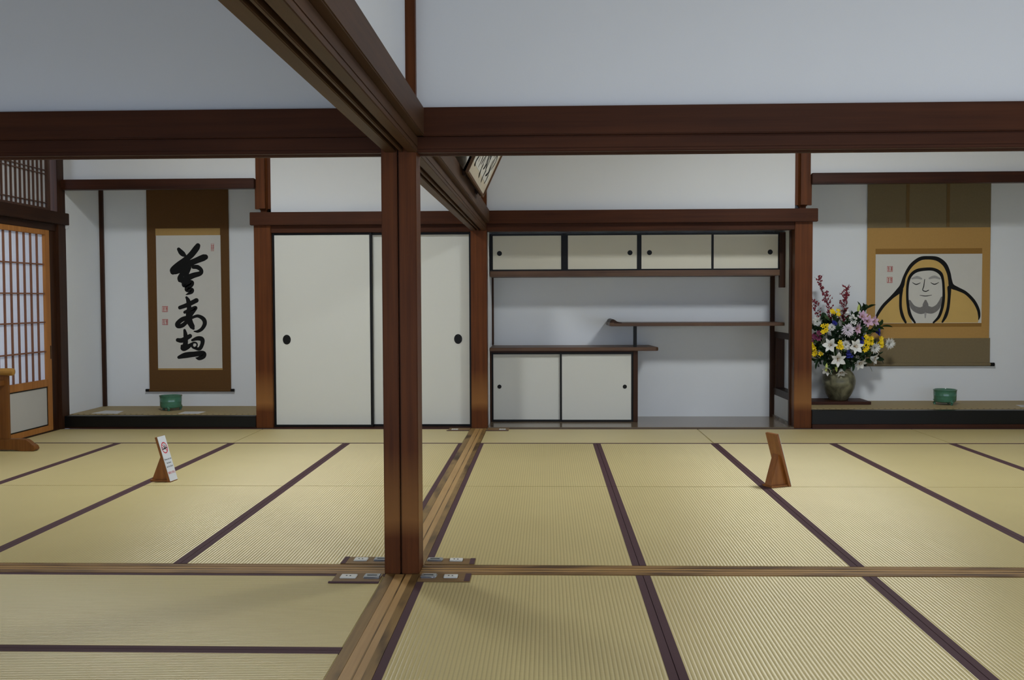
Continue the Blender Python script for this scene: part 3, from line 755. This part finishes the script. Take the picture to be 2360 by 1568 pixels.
# ------------------------------------------------------------------ papers on the alcove floors
note = plain('white_note_paper', lin(206, 206, 206), 0.85, 0.15)
print_grey = plain('print_grey', lin(120, 120, 122), 0.85, 0.1)
def sheet(pts, z, label):
    cx = sum(p[0] for p in pts)/len(pts); cy = sum(p[1] for p in pts)/len(pts)
    r = tag(MB().prism(pts, 'z', z, z+0.0018).build('paper_sheet', note, origin=(cx, cy, z)), label, 'paper')
    a, b, c, d = [Vector((p[0], p[1], 0)) for p in pts]
    m = MB()
    for k in range(4):
        t = 0.22+0.16*k
        p = a.lerp(b, t).lerp(d.lerp(c, t), 0.12); q = a.lerp(b, t).lerp(d.lerp(c, t), 0.82-0.1*(k % 2))
        w = (b-a).normalized()*0.004
        m.add([(p.x, p.y, z+0.002), (q.x, q.y, z+0.002), (q.x+w.x, q.y+w.y, z+0.002), (p.x+w.x, p.y+w.y, z+0.002)], [(0, 1, 2, 3)])
    o = m.build('printed_lines', print_grey, r); o['kind'] = 'stuff'
sheet([(-3.671, 4.960), (-3.640, 5.190), (-3.446, 5.150), (-3.414, 4.930)], 0.122, 'white paper sheet on the mat left of the green incense burner')
sheet([(-2.830, 4.925), (-2.830, 5.100), (-2.630, 5.100), (-2.640, 4.925)], 0.122, 'white paper sheet on the mat right of the green incense burner')
sheet([(4.99, 5.02), (5.02, 5.20), (5.24, 5.17), (5.21, 4.99)], 0.170, 'white paper sheet at the right edge of the flower alcove')

# ------------------------------------------------------------------ framed calligraphy above the lintel
frame_m = plain('plaque_frame', lin(92, 66, 44), 0.5, 0.3, 0.1, 30)
frame_s = plain('plaque_silk', lin(196, 186, 168), 0.8, 0.2, 0.05, 60)
pq = tag(empty('framed_calligraphy', (0.128, 2.35, 1.950)), 'framed horizontal calligraphy leaning out above the middle lintel', 'picture')
pq.rotation_euler = Matrix(((0, 0.422, 0.907), (1, 0, 0), (0, 0.907, -0.422))).to_euler()
W2, H2 = 0.75, 0.52
MB().box(-W2, W2, 0, H2, 0.0, 0.014).build('backing', dark_y, pq, local=True)
MB().box(-W2+0.012, W2-0.012, 0.012, H2-0.012, 0.014, 0.020).build('silk_border', frame_s, pq, local=True)
ppq = MB().box(-W2+0.11, W2-0.13, 0.085, H2-0.085, 0.020, 0.0215).build('paper', scroll_paper, pq, local=True)
for a in ((-W2, W2, 0, 0.014), (-W2, W2, H2-0.014, H2), (-W2, -W2+0.014, 0.014, H2-0.014), (W2-0.014, W2, 0.014, H2-0.014)):
    MB().box(a[0], a[1], a[2], a[3], 0.0, 0.032).build('frame_bar', frame_m, pq, local=True)
rn = random.Random(11)
for cx in (-0.42, -0.13, 0.17, 0.45):
    m = MB()
    def pl(u, v, l, cx=cx): return (cx+u, 0.26+v, 0.0217+l)
    for k in range(6):
        u = -0.10+0.2*rn.random(); v = 0.13-0.05*k
        stroke(m, [(u, v, 0.020), (u+0.05*rn.uniform(-1, 1), v-0.04, 0.034), (u+0.10*rn.uniform(-1, 1), v-0.06-0.05*rn.random(), 0.012)], pl, 0.0003+0.00005*k)
    stroke(m, [(-0.11, 0.03, 0.022), (0.0, 0.05, 0.034), (0.11, 0.02, 0.018)], pl, 0.0008)
    stroke(m, [(0.0, 0.15, 0.022), (-0.01, 0.0, 0.036), (0.02, -0.14, 0.010)], pl, 0.0009)
    m.build('brush_character', ink, ppq, local=True)
for s in (-0.55, 0.55):
    MB().box(s-0.02, s+0.02, -0.012, 0.02, -0.03, 0.0).build('hook', dark_y, pq, local=True)

# ------------------------------------------------------------------ small sign stands
sign_white = plain('sign_white', lin(214, 218, 224), 0.6, 0.3)
sign_red = plain('sign_red', lin(196, 40, 62), 0.6, 0.3)
sign_black = plain('sign_black', lin(40, 40, 46), 0.6, 0.3)
def text_mesh(body, size):
    cu = bpy.data.curves.new('lettering', 'FONT'); cu.body = body; cu.size = size; cu.align_x = 'CENTER'
    o = bpy.data.objects.new('lettering', cu); COL.objects.link(o)
    dg = bpy.context.evaluated_depsgraph_get(); dg.update()
    me = bpy.data.meshes.new_from_object(o.evaluated_get(dg))
    bpy.data.objects.remove(o); me.materials.clear()
    return me
def sign_stand(x, y, rot, h, w, label, group):
    r = tag(empty('sign_stand', (x, y, 0.0), (0, 0, rot)), label, 'sign', group)
    lean = 0.30*h; th = 0.016
    L = math.hypot(lean, h)
    # face plane: point (x, -lean*t, h*t), t in 0..1
    MB().prism([(0.0, 0.001), (-lean, h), (-lean-th, h-0.004), (-th-0.003, 0.001)], 'x', -w/2, w/2).build('panel_board', sign_w, r, bevel=0.001, local=True)
    b = 0.145
    MB().prism([(-th*0.8, 0.012), (-lean*0.62-th*0.8, h*0.64), (-b+0.006, 0.012)], 'x', -w*0.28, w*0.28).build('support', sign_w, r, bevel=0.001, local=True)
    B(-w*0.42, w*0.42, -b, -0.004, 0.0012, 0.014).build('base', sign_w, r, bevel=0.001, local=True)
    n = Vector((0, h, lean)).normalized(); v = Vector((0, -lean, h)).normalized()
    def P(a, t, lift): q = v*(t*L)+n*lift; return (-a, q.y, q.z)
    m = MB()
    k = 0
    A = [P(-w/2, 0.02, 0.0004), P(w/2, 0.02, 0.0004), P(w/2, 0.995, 0.0004), P(-w/2, 0.995, 0.0004)]
    Bq = [P(-w/2, 0.02, 0.002), P(w/2, 0.02, 0.002), P(w/2, 0.995, 0.002), P(-w/2, 0.995, 0.002)]
    m.add(A+Bq, [(0, 3, 2, 1), (4, 5, 6, 7), (0, 1, 5, 4), (1, 2, 6, 5), (2, 3, 7, 6), (3, 0, 4, 7)])
    face = m.build('sign_plate', sign_white, r, local=True)
    # prohibition ring with slash
    R1, R0, c = w*0.38, w*0.31, 0.74
    m = MB(); sg = 40
    vs = []
    for i in range(sg):
        a = 2*PI*i/sg
        for rr in (R1, R0): vs.append(P(rr*math.cos(a), c+rr*math.sin(a)/L, 0.0026))
    m.add(vs, [(2*i, (2*i+2) % (2*sg), (2*i+3) % (2*sg), 2*i+1) for i in range(sg)])
    d = math.radians(-45); ux, uy = math.cos(d), math.sin(d); px_, py_ = -uy, ux; q = w*0.03
    m.add([P(s*R0*ux+e*q*px_, c+(s*R0*uy+e*q*py_)/L, 0.0027) for s, e in ((-1, -1), (1, -1), (1, 1), (-1, 1))], [(0, 1, 2, 3)])
    m.build('red_ring', sign_red, face, local=True)
    # lying figure pictogram
    m = MB()
    def pp2(u, vv, l): return P(u, c+vv/L, 0.0029+l)
    stroke(m, [(-0.030*w/0.1, -0.008, 0.006), (0.0, -0.006, 0.008), (0.028*w/0.1, -0.002, 0.006)], pp2, 0)
    stroke(m, [(-0.006, -0.004, 0.006), (0.004, 0.012, 0.006), (0.002, 0.022, 0.004)], pp2, 0.0001)
    stroke(m, [(0.010, -0.002, 0.005), (0.020, 0.010, 0.005)], pp2, 0.0002)
    stroke(m, [(-0.026, 0.002, 0.008), (-0.025, 0.003, 0.008)], pp2, 0.0002)
    m.build('pictogram', sign_black, face, local=True)
    for body, t, size, mt in (('Please do not', 0.475, w*0.165, sign_black), ('lie down', 0.395, w*0.165, sign_black), ('on the floor', 0.315, w*0.165, sign_black), ('寝転び禁止', 0.175, w*0.185, sign_red)):
        me = text_mesh(body, size)
        for vt in me.vertices:
            a, bb = vt.co.x, vt.co.y
            vt.co = P(a, t+bb/L, 0.0027)
        me.materials.append(mt)
        link('lettering', me, face)
    return r
sign_stand(-1.820, 2.072, math.radians(-97), 0.295, 0.100, 'small wooden sign stand showing a white no-lying notice with red ring', 'notice stands on the mats')
sign_stand(2.128, 1.965, math.radians(-65), 0.338, 0.112, 'small wooden sign stand seen from its brown back', 'notice stands on the mats')

# ------------------------------------------------------------------ wooden rack at the left edge
rail_w = wood('rack_rail', lin(150, 108, 48), lin(178, 134, 66), 'x', 0.4, 0.3)
rk = tag(empty('wooden_rack', (-3.64, 3.40, 0.0)), 'orange-brown wooden rack with curved foot before the paper screens', 'rack')
for y in (3.40, 2.60):
    ft = [(-3.862, 0.001), (-3.79, 0.012), (-3.58, 0.012), (-3.52, 0.001), (-3.418, 0.001), (-3.400, 0.016), (-3.412, 0.044), (-3.436, 0.055), (-3.452, 0.070), (-3.480, 0.090), (-3.53, 0.096), (-3.74, 0.096), (-3.80, 0.088), (-3.862, 0.045)]
    MB().prism(ft, 'y', y-0.035, y+0.035).build('foot', stand_w, rk, bevel=0.004)
    B(-3.705, -3.622, y-0.018, y+0.018, 0.094, 0.60).build('upright', stand_w, rk, bevel=0.003)
    MB().tube([(-3.76, y, 0.625), (-3.59, y, 0.625), (-3.580, y, 0.625), (-3.575, y, 0.625)], [0.029, 0.030, 0.027, 0.018], 16).build('top_rail', rail_w, rk, smooth=True)
B(-3.725, -3.690, 2.55, 3.45, 0.22, 0.252).build('stretcher', stand_w, rk, bevel=0.003)
B(-3.685, -3.645, 2.615, 3.385, 0.52, 0.56).build('cross_bar', stand_w, rk, bevel=0.003)

# ------------------------------------------------------------------ outlet boards at the post feet
chrome = plain('brushed_steel', lin(176, 182, 190), 0.28, 0.5, metal=0.95)
socket = plain('socket_white', lin(222, 222, 214), 0.45, 0.4)
brd = wood('outlet_board', lin(108, 82, 48), lin(138, 108, 66), 'x', 0.5, 0.25)
def outlet(x0, x1, y0, y1, white, steel, edge, front_edge, label):
    cx, cy = (x0+x1)/2, (y0+y1)/2
    r = tag(empty('outlet_board', (cx, cy, 0.0012)), label, 'outlet', 'outlet boards around the post feet')
    B(x0, x1, y0, y1, 0.0012, 0.005).build('board', brd, r, bevel=0.001)
    if edge: B(edge[0], edge[1], y0+0.001, y1-0.001, 0.005, 0.0064).build('edge_cloth', heri_m, r)
    if front_edge: B(x0-0.01, x1, y0-0.014, y0, 0.0012, 0.0058).build('edge_cloth', heri_m, r)
    if white:
        a, b, c, d = white
        w_ = B(a, b, c, d, 0.005, 0.0105).build('socket_plate', socket, r, bevel=0.0035, segs=3)
        mx, my = (a+b)/2, (c+d)/2
        MB().box(mx-0.012, mx-0.006, my-0.004, my+0.006, 0.0104, 0.0112).box(mx+0.004, mx+0.010, my-0.006, my+0.004, 0.0104, 0.0112).build('socket_slots', lacquer, w_)
    if steel:
        a, b, c, d = steel
        s_ = B(a, b, c, d, 0.005, 0.013).build('steel_plate', chrome, r, bevel=0.005, segs=3)
        mx, my = (a+b)/2, (c+d)/2
        MB().box(mx-0.022, mx+0.020, my-0.003, my+0.003, 0.0128, 0.0142).build('lever', lacquer, s_)
outlet(-0.283, -0.082, -0.292, -0.163, (-0.257, -0.187, -0.250, -0.194), (-0.157, -0.085, -0.252, -0.192), None, True, 'outlet board in front of the split post, on its left')
outlet(-0.303, -0.082, -0.004, 0.114, (-0.252, -0.190, 0.034, 0.088), (-0.162, -0.088, 0.034, 0.086), (-0.302, -0.281), False, 'outlet board behind the split post, on its left')
outlet(0.076, 0.297, -0.280, -0.163, (0.181, 0.243, -0.238, -0.190), (0.083, 0.153, -0.240, -0.186), (0.272, 0.296), False, 'outlet board in front of the split post, on its right')
outlet(0.076, 0.297, -0.004, 0.095, (0.180, 0.242, 0.036, 0.084), (0.080, 0.151, 0.036, 0.084), (0.274, 0.296), False, 'outlet board behind the split post, on its right')
outlet(-0.270, -0.076, 4.632, 4.792, (-0.242, -0.180, 4.655, 4.705), None, None, True, 'narrow outlet board before the white sliding doors')
outlet(0.082, 0.278, 4.632, 4.792, (0.190, 0.252, 4.655, 4.705), None, None, True, 'narrow outlet board before the shelf alcove')

# ------------------------------------------------------------------ vase, stand and flowers
vb_ = tag(B(3.06, 3.688, 5.228, 5.57, 0.1712, 0.200).build('vase_board', dark_x, bevel=0.003, origin=(3.374, 5.40, 0.1712)), 'thin dark wooden board under the flower vase', 'board')
def vase_material():
    m, nt, b = new_mat('grey_green_glaze')
    b.inputs['Roughness'].default_value = 0.32; b.inputs['Specular IOR Level'].default_value = 0.4
    tc = nd(nt, 'ShaderNodeTexCoord'); n = nd(nt, 'ShaderNodeTexNoise'); n.inputs['Scale'].default_value = 9; n.inputs['Detail'].default_value = 6; n.inputs['Distortion'].default_value = 1.2
    nt.links.new(tc.outputs['Object'], n.inputs['Vector'])
    cr = nd(nt, 'ShaderNodeValToRGB'); e = cr.color_ramp.elements
    e[0].position = 0.32; e[0].color = lin(60, 58, 42); e[1].position = 0.72; e[1].color = lin(136, 132, 104)
    nt.links.new(n.outputs['Fac'], cr.inputs[0]); nt.links.new(cr.outputs[0], b.inputs['Base Color'])
    return m
vs_ = tag(empty('flower_vase', (3.430, 5.400, 0.200)), 'round mottled grey-green ceramic vase holding the flowers', 'vase')
MB().lathe([(0.078, 0.0), (0.084, 0.004), (0.100, 0.030), (0.122, 0.065), (0.145, 0.115), (0.156, 0.160), (0.157, 0.190), (0.150, 0.225), (0.134, 0.258), (0.116, 0.280), (0.108, 0.292), (0.112, 0.304), (0.106, 0.306), (0.100, 0.292), (0.12, 0.26), (0.14, 0.20), (0.12, 0.08), (0.05, 0.02)], 48).build('vase_body', vase_material(), vs_, smooth=True, local=True)

f_white = plain('white_petal', lin(226, 226, 220), 0.6, 0.3, 0.04, 60)
f_pink = plain('pink_petal', lin(206, 170, 196), 0.6, 0.3, 0.12, 40)
f_blush = plain('blush_white_petal', lin(222, 212, 222), 0.6, 0.3, 0.08, 40)
f_yel = plain('yellow_petal', lin(232, 200, 24), 0.6, 0.3, 0.08, 60)
f_blue = plain('blue_petal', lin(52, 56, 142), 0.7, 0.2, 0.15, 80)
f_bud = plain('green_bud', lin(196, 208, 110), 0.55, 0.3, 0.12, 50)
f_red = plain('crimson_berry', lin(124, 22, 40), 0.4, 0.4, 0.15, 90)
f_plum = plain('plum_petal', lin(118, 52, 84), 0.6, 0.3, 0.15, 60)
f_sta = plain('pollen', lin(150, 110, 30), 0.7, 0.2)
f_stem = plain('green_stem', lin(52, 78, 36), 0.6, 0.3, 0.1, 40)
f_leaf = plain('dark_green_leaf', lin(30, 54, 30), 0.5, 0.25, 0.25, 24)
f_leaf2 = plain('mid_green_leaf', lin(52, 76, 40), 0.55, 0.25, 0.2, 24)
f_leaf3 = plain('russet_leaf', lin(88, 50, 34), 0.55, 0.3, 0.2, 24)
f_twig = plain('dark_twig', lin(62, 40, 36), 0.7, 0.2)
def petal_geo(L, Wd, th0, curl, ang, n=6, cup=0.15, z0=0.0):
    """one petal leaving the flower axis (+z), bending outwards; ang about the axis"""
    vs = []; x = 0.004; z = z0; ca, sa = math.cos(ang), math.sin(ang)
    for i in range(n+1):
        t = i/n; th = th0+curl*t
        w = Wd*0.5*(math.sin(PI*min(1, 0.08+0.92*t)**0.85)**0.75 if t < 1 else 0.0)+0.0006
        for s in (-1, 0, 1):
            lx = x - (cup*w*math.cos(th) if s else 0)*-0.0; lz = z + (cup*w if s else 0)
            y = s*w
            vs.append((lx*ca-y*sa, lx*sa+y*ca, lz))
        x += L/n*math.sin(th); z += L/n*math.cos(th)
    fs = []
    for i in range(n):
        for s in range(2):
            a = 3*i+s; fs.append((a, a+1, a+4, a+3))
    return vs, fs
def orient(o, d):
    o.rotation_mode = 'QUATERNION'; o.rotation_quaternion = Vector(d).to_track_quat('Z', 'Y')
MOUTH = Vector((3.43, 5.40, 0.50))
def stem_for(root, pos, d, mat=None, r=0.0035):
    """stem from the vase mouth to the flower, in the flower's own axes"""
    q = root.rotation_quaternion if root.rotation_mode == 'QUATERNION' else root.rotation_euler.to_quaternion()
    inv = q.inverted(); P0 = Vector(pos); dv = Vector(d).normalized()
    start = MOUTH+Vector(((P0.x-MOUTH.x)*0.12, (P0.y-MOUTH.y)*0.12, -0.10))
    ctrl = [start, MOUTH+Vector(((P0.x-MOUTH.x)*0.25, (P0.y-MOUTH.y)*0.2, 0.02)), P0-dv*0.05+Vector((0, 0.02, -0.01)), P0-dv*0.004]
    pts = [inv @ (Vector(c)-P0) for c in catmull([tuple(c) for c in ctrl], 4)]
    MB().tube([tuple(p) for p in pts], r, 6).build('stem', mat or f_stem, root, local=True)
_pet = {}
def lily(pos, d, label, mat, size=1.0, spin=0.0, opening=1.0):
    r = tag(empty('lily', pos), label, 'flower', 'lilies in the vase'); orient(r, d)
    for k in range(6):
        key = (round(size, 2), k % 2, round(opening, 2), mat.name)
        if key not in _pet:
            vsx, fsx = petal_geo(0.090*size, (0.050 if k % 2 else 0.036)*size, 0.42*opening, 1.30*opening, 0.0, 7)
            _pet[key] = MB().add(vsx, fsx).mesh('petal', mat, smooth=True)
        o = link('petal', _pet[key], r, (0, 0, 0), (0, 0, spin+k*PI/3))
    m = MB()
    for k in range(6):
        a = spin+k*PI/3+0.4
        m.tube([(0, 0, 0), (0.006*math.cos(a), 0.006*math.sin(a), 0.03*size), (0.016*math.cos(a), 0.016*math.sin(a), 0.05*size)], [0.0012, 0.001, 0.0024], 5)
    m.build('stamens', f_sta, r, local=True)
    stem_for(r, pos, d)
    return r
def mum(pos, d, label, mat, size=1.0, seed=0):
    r = tag(empty('chrysanthemum', pos), label, 'flower', 'chrysanthemums in the vase'); orient(r, d)
    rnd = random.Random(seed); m = MB()
    for ring, (n, th, L) in enumerate(((30, 1.5, 0.058), (26, 1.15, 0.052), (20, 0.75, 0.042), (12, 0.35, 0.028))):
        for k in range(n):
            vsx, fsx = petal_geo(L*size*rnd.uniform(0.85, 1.15), 0.0070*size, th*0.75, 0.5*th*rnd.uniform(0.2, 1.0), 2*PI*k/n+rnd.uniform(-0.12, 0.12)+ring*0.2, 4)
            m.add(vsx, fsx)
    o = m.build('petals', mat, r, smooth=True, local=True); o['kind'] = 'stuff'
    MB().sphere((0, 0, 0.002), 0.010*size, 8, 5).build('flower_heart', f_leaf2, r, smooth=True, local=True)
    stem_for(r, pos, d)
def cluster(name, cat, pos, d, label, group, mat, n, spread, L, Wd, seed, pet=6, th=0.6, curl=0.8):
    r = tag(empty(name, pos), label, cat, group); orient(r, d)
    rnd = random.Random(seed)
    for b in range(n):
        c = (rnd.uniform(-1, 1)*spread, rnd.uniform(-1, 1)*spread, rnd.uniform(-0.5, 0.5)*spread)
        m = MB()
        ax = Vector((c[0]*8, c[1]*8, 1)).normalized().to_track_quat('Z', 'Y')
        for k in range(pet):
            vsx, fsx = petal_geo(L, Wd, th, curl, 2*PI*k/pet+rnd.random()*0.3, 4)
            m.add([tuple(ax @ Vector(v)+Vector(c)) for v in vsx], fsx)
        m.build('blossom', mat, r, smooth=True, local=True)
    stem_for(r, pos, d, r=0.0025)
    return r
def dirv(x, z, y=-1.0): return Vector((x, y, z)).normalized()
LIL = [((3.507, 5.185, 0.725), (0.25, 0.05), 1.05, 0.2, 1.0, 'large white lily facing forward at the centre of the bouquet'),
       ((3.359, 5.200, 0.613), (-0.05, -0.25), 1.05, 0.5, 1.0, 'white lily low at the front above the vase rim'),
       ((3.292, 5.174, 0.735), (-0.55, 0.15), 1.0, 0.0, 1.0, 'white lily turned left beside the yellow blossoms'),
       ((3.560, 5.244, 0.584), (0.55, -0.75), 1.0, 0.3, 0.8, 'cream lily drooping at the lower right of the bouquet'),
       ((3.406, 5.255, 0.510), (0.05, -1.5), 0.95, 0.1, 0.75, 'cream lily hanging straight down over the vase'),
       ((3.696, 5.295, 0.616), (1.4, -0.5), 1.0, 0.2, 0.8, 'pale lily turned to the right in front of the painted scroll'),
       ((3.298, 5.267, 0.514), (-0.8, -0.9), 0.85, 0.4, 0.8, 'small white lily curling at the lower left of the bouquet')]
for p, (dx, dz), sz, sp, op, lb in LIL: lily(p, dirv(dx, dz), lb, f_white, sz, sp, op)
for p, (dx, dz), sz, lb in (((3.597, 5.265, 0.998), (0.3, 0.4), 0.8, 'pink lily at the upper right, left of two others'), ((3.651, 5.274, 0.959), (0.2, 0.1), 0.85, 'pink lily in the middle of the upper right group'), ((3.713, 5.307, 0.954), (0.9, 0.3), 0.8, 'pink lily at the upper right nearest the painted scroll'), ((3.520, 5.210, 0.895), (0.9, -0.2), 0.85, 'pink lily half hidden behind the large chrysanthemum')):
    lily(p, dirv(dx, dz), lb, f_pink, sz, 0.3, 0.95)
for p, d, lb in (((3.574, 5.289, 1.040), (0.1, -0.1, 1.0), 'tall pale green lily bud at the top right'), ((3.276, 5.259, 0.560), (-0.2, -0.4, -1.0), 'yellow-green lily bud hanging at the lower left'), ((3.354, 5.243, 0.560), (0.05, -0.4, -1.0), 'yellow-green lily bud hanging above the vase')):
    r = tag(empty('lily_bud', p), lb, 'flower', 'lily buds in the vase'); orient(r, d)
    MB().lathe([(0.004, -0.005), (0.009, 0.01), (0.013, 0.035), (0.012, 0.055), (0.006, 0.075), (0.001, 0.082)], 10).build('bud', f_bud, r, smooth=True, local=True)
    stem_for(r, p, d, r=0.003)
for i, (p, (dx, dz), sz, mt, lb) in enumerate((((3.444, 5.172, 0.880), (0.0, 0.1), 1.15, f_blush, 'large spiky blush-white chrysanthemum in the upper middle'), ((3.734, 5.296, 0.707), (0.3, -0.1), 0.95, f_white, 'white chrysanthemum on the right between yellow blossoms'), ((3.898, 5.380, 0.742), (0.35, 0.0), 0.95, f_white, 'white chrysanthemum furthest to the right'), ((3.430, 5.180, 0.739), (-0.1, 0.0), 0.8, f_white, 'small white chrysanthemum beside the large central lily'), ((3.185, 5.259, 0.957), (-0.5, 0.4), 0.8, f_white, 'white chrysanthemum at the upper left next to the post'), ((3.302, 5.187, 0.906), (-0.3, 0.3), 0.6, f_white, 'small white chrysanthemum under the blue blossom'))):
    mum(p, dirv(dx, dz), lb, mt, sz, 20+i)
for i, (p, (dx, dz), n, lb) in enumerate((((3.228, 5.208, 0.893), (-0.2, 0.2), 4, 'yellow blossoms at the upper left of the bouquet'), ((3.361, 5.150, 0.744), (0, 0.1), 5, 'yellow blossoms in front of the left white lily'), ((3.662, 5.247, 0.787), (0.3, 0.2), 6, 'yellow blossoms on the right, upper cluster'), ((3.643, 5.241, 0.722), (0.3, 0), 4, 'yellow blossoms on the right, lower cluster'), ((3.808, 5.342, 0.757), (0.2, 0.2), 6, 'yellow blossoms near the rightmost chrysanthemum'), ((3.353, 5.251, 1.047), (0, 0.8), 4, 'yellow blossoms at the top between the berry branches'), ((3.185, 5.236, 0.663), (-0.4, 0), 3, 'small yellow blossoms at the lower left beside the post'), ((3.149, 5.245, 0.724), (-0.4, 0), 3, 'yellow blossoms at the left edge, half behind the post'))):
    cluster('freesia', 'flower', p, dirv(dx, dz), lb, 'yellow freesias in the vase', f_yel, n+1, 0.034, 0.026, 0.015, 40+i, 6, 0.8, 0.9)
for i, (p, (dx, dz), lb) in enumerate((((3.333, 5.191, 0.933), (0, 0.4), 'blue blossom tuft at the upper left'), ((3.458, 5.175, 0.657), (0.1, -0.2), 'blue blossom tuft low in the middle between white lilies'), ((3.557, 5.198, 0.776), (0.4, 0.2), 'blue blossom tuft right of the large white lily'), ((3.764, 5.316, 0.858), (0.8, 0.3), 'blue blossom tuft at the right before the painted scroll'))):
    cluster('statice', 'flower', p, dirv(dx, dz), lb, 'blue blossoms in the vase', f_blue, 9, 0.024, 0.024, 0.011, 60+i, 7, 0.4, 0.7)
for i, (p, lb) in enumerate((((3.485, 5.234, 1.008), 'white filler blossoms at the top behind the pink lilies'), ((3.531, 5.229, 0.973), 'white filler blossoms left of the pink lilies'))):
    cluster('white_filler', 'flower', p, dirv(0.1, 0.6), lb, 'white filler flowers in the vase', f_white, 7, 0.035, 0.018, 0.010, 70+i, 5)
cluster('plum_blossom', 'flower', (3.162, 5.232, 0.819), dirv(-0.4, 0.1), 'dark plum blossoms at the left edge beside the post', None, f_plum, 5, 0.032, 0.032, 0.02, 80)
# foliage
_lf = {}
def leaf_mesh(mat, L, Wd):
    k = (mat.name, L)
    if k not in _lf:
        vsx, fsx = petal_geo(L, Wd, 0.5, 0.7, 0.0, 5, cup=0.25)
        _lf[k] = MB().add(vsx, fsx).mesh('leaf', mat, smooth=True)
    return _lf[k]
LEAF = [(3.263, 5.295, 0.973), (3.407, 5.243, 0.836), (3.581, 5.282, 0.834), (3.602, 5.294, 0.712), (3.34, 5.25, 0.853), (3.222, 5.283, 0.783), (3.277, 5.293, 0.626), (3.502, 5.297, 0.591), (3.658, 5.357, 0.578), (3.518, 5.308, 0.989), (3.65, 5.383, 1.065), (3.804, 5.403, 0.906), (3.263, 5.274, 0.697), (3.439, 5.288, 0.592), (3.334, 5.292, 0.963), (3.766, 5.381, 0.628), (3.22, 5.317, 0.589), (3.703, 5.347, 0.866), (3.545, 5.278, 0.886), (3.187, 5.299, 0.886), (3.43, 5.26, 0.70), (3.36, 5.27, 0.78), (3.50, 5.27, 0.80), (3.47, 5.27, 0.93), (3.56, 5.29, 0.66), (3.33, 5.28, 0.56), (3.62, 5.33, 0.90), (3.70, 5.34, 0.74), (3.25, 5.33, 0.84), (3.40, 5.33, 0.74), (3.52, 5.33, 0.73), (3.45, 5.33, 0.86), (3.60, 5.34, 0.80), (3.33, 5.33, 0.68), (3.45, 5.33, 0.62), (3.55, 5.35, 0.95), (3.36, 5.35, 0.93), (3.22, 5.35, 0.70), (3.64, 5.36, 0.66), (3.28, 5.34, 0.90)]
rnd = random.Random(5)
for i, p in enumerate(LEAF):
    v = Vector(p)-Vector((3.43, 5.42, 0.72)); d = Vector((v.x*1.5, v.y*1.0-0.12, v.z*1.5+0.1)).normalized()
    r = tag(empty('leafy_sprig', p), 'dark green leafy sprig filling the bouquet between the flowers', 'foliage', 'leafy sprigs in the vase'); orient(r, d)
    mt = (f_leaf, f_leaf, f_leaf2)[i % 3]
    for k in range(8):
        me = leaf_mesh(mt, (0.070, 0.098)[k % 2], (0.032, 0.040)[k % 2])
        link('leaf', me, r, (rnd.uniform(-0.02, 0.02), rnd.uniform(-0.02, 0.02), -0.05+0.011*k), (rnd.uniform(-0.3, 0.3), rnd.uniform(-0.3, 0.3), k*2.4+rnd.random()))
    stem_for(r, p, d, r=0.0025)
# berry branches
def branch(pts, label, seed, nb):
    r = tag(empty('berry_branch', pts[0]), label, 'branch', 'red berry branches in the vase')
    rnd = random.Random(seed); C = catmull(pts, 6); m = MB(); bm_ = MB()
    base = [tuple(MOUTH+Vector((0, 0, -0.1))), tuple(MOUTH.lerp(Vector(pts[0]), 0.5))]
    full = catmull([base[0], base[1], pts[0]], 4)[:-1]+C
    m.tube(full, [0.0032*(1-0.75*i/len(full)) for i in range(len(full))], 6)
    for k in range(nb):
        t = (k+rnd.random())/nb; i = min(len(C)-2, int(t*(len(C)-1))); q = Vector(C[i]).lerp(Vector(C[i+1]), rnd.random())
        a = rnd.choice((-1, 1)); Ln = rnd.uniform(0.02, 0.095)*(1.1-0.5*t)
        tip = q+Vector((a*Ln*rnd.uniform(0.4, 0.9), rnd.uniform(-0.04, 0.04), Ln*rnd.uniform(0.5, 1.0)))
        m.tube([tuple(q), tuple(tip)], [0.0013, 0.0007], 4)
        for j in range(rnd.randint(2, 5)):
            u = rnd.random()*0.85; c = q.lerp(tip, u)+Vector((rnd.uniform(-1, 1), rnd.uniform(-1, 1), rnd.uniform(-1, 1)))*0.006
            bm_.sphere(tuple(c), rnd.uniform(0.0045, 0.0085), 6, 4, rnd.uniform(0.8, 1.5))
    m.build('twigs', f_twig, r)
    o = bm_.build('berries', f_red, r, smooth=True); o['kind'] = 'stuff'
branch([(3.338, 5.38, 0.90), (3.328, 5.38, 1.093), (3.28, 5.38, 1.216), (3.218, 5.38, 1.385)], 'tallest red berry branch leaning left', 1, 52)
branch([(3.468, 5.38, 0.93), (3.471, 5.38, 1.128), (3.483, 5.38, 1.198), (3.50, 5.38, 1.276)], 'upright red berry branch in the middle', 2, 46)
branch([(3.27, 5.38, 0.93), (3.205, 5.38, 1.04), (3.19, 5.38, 1.10), (3.185, 5.38, 1.164)], 'short red berry branch half hidden by the post', 3, 18)
r = tag(empty('russet_sprig', (3.473, 5.41, 0.985)), 'reddish-brown leafy sprig below the middle berry branch', 'foliage'); orient(r, (0.05, -0.15, 1))
for k in range(11):
    link('leaf', leaf_mesh(f_leaf3, 0.055, 0.026), r, (rnd.uniform(-0.015, 0.015), rnd.uniform(-0.015, 0.015), -0.06+0.017*k), (rnd.uniform(-0.3, 0.3), rnd.uniform(-0.3, 0.3), k*2.4))
stem_for(r, (3.473, 5.41, 0.985), (0.05, -0.15, 1), r=0.0025)
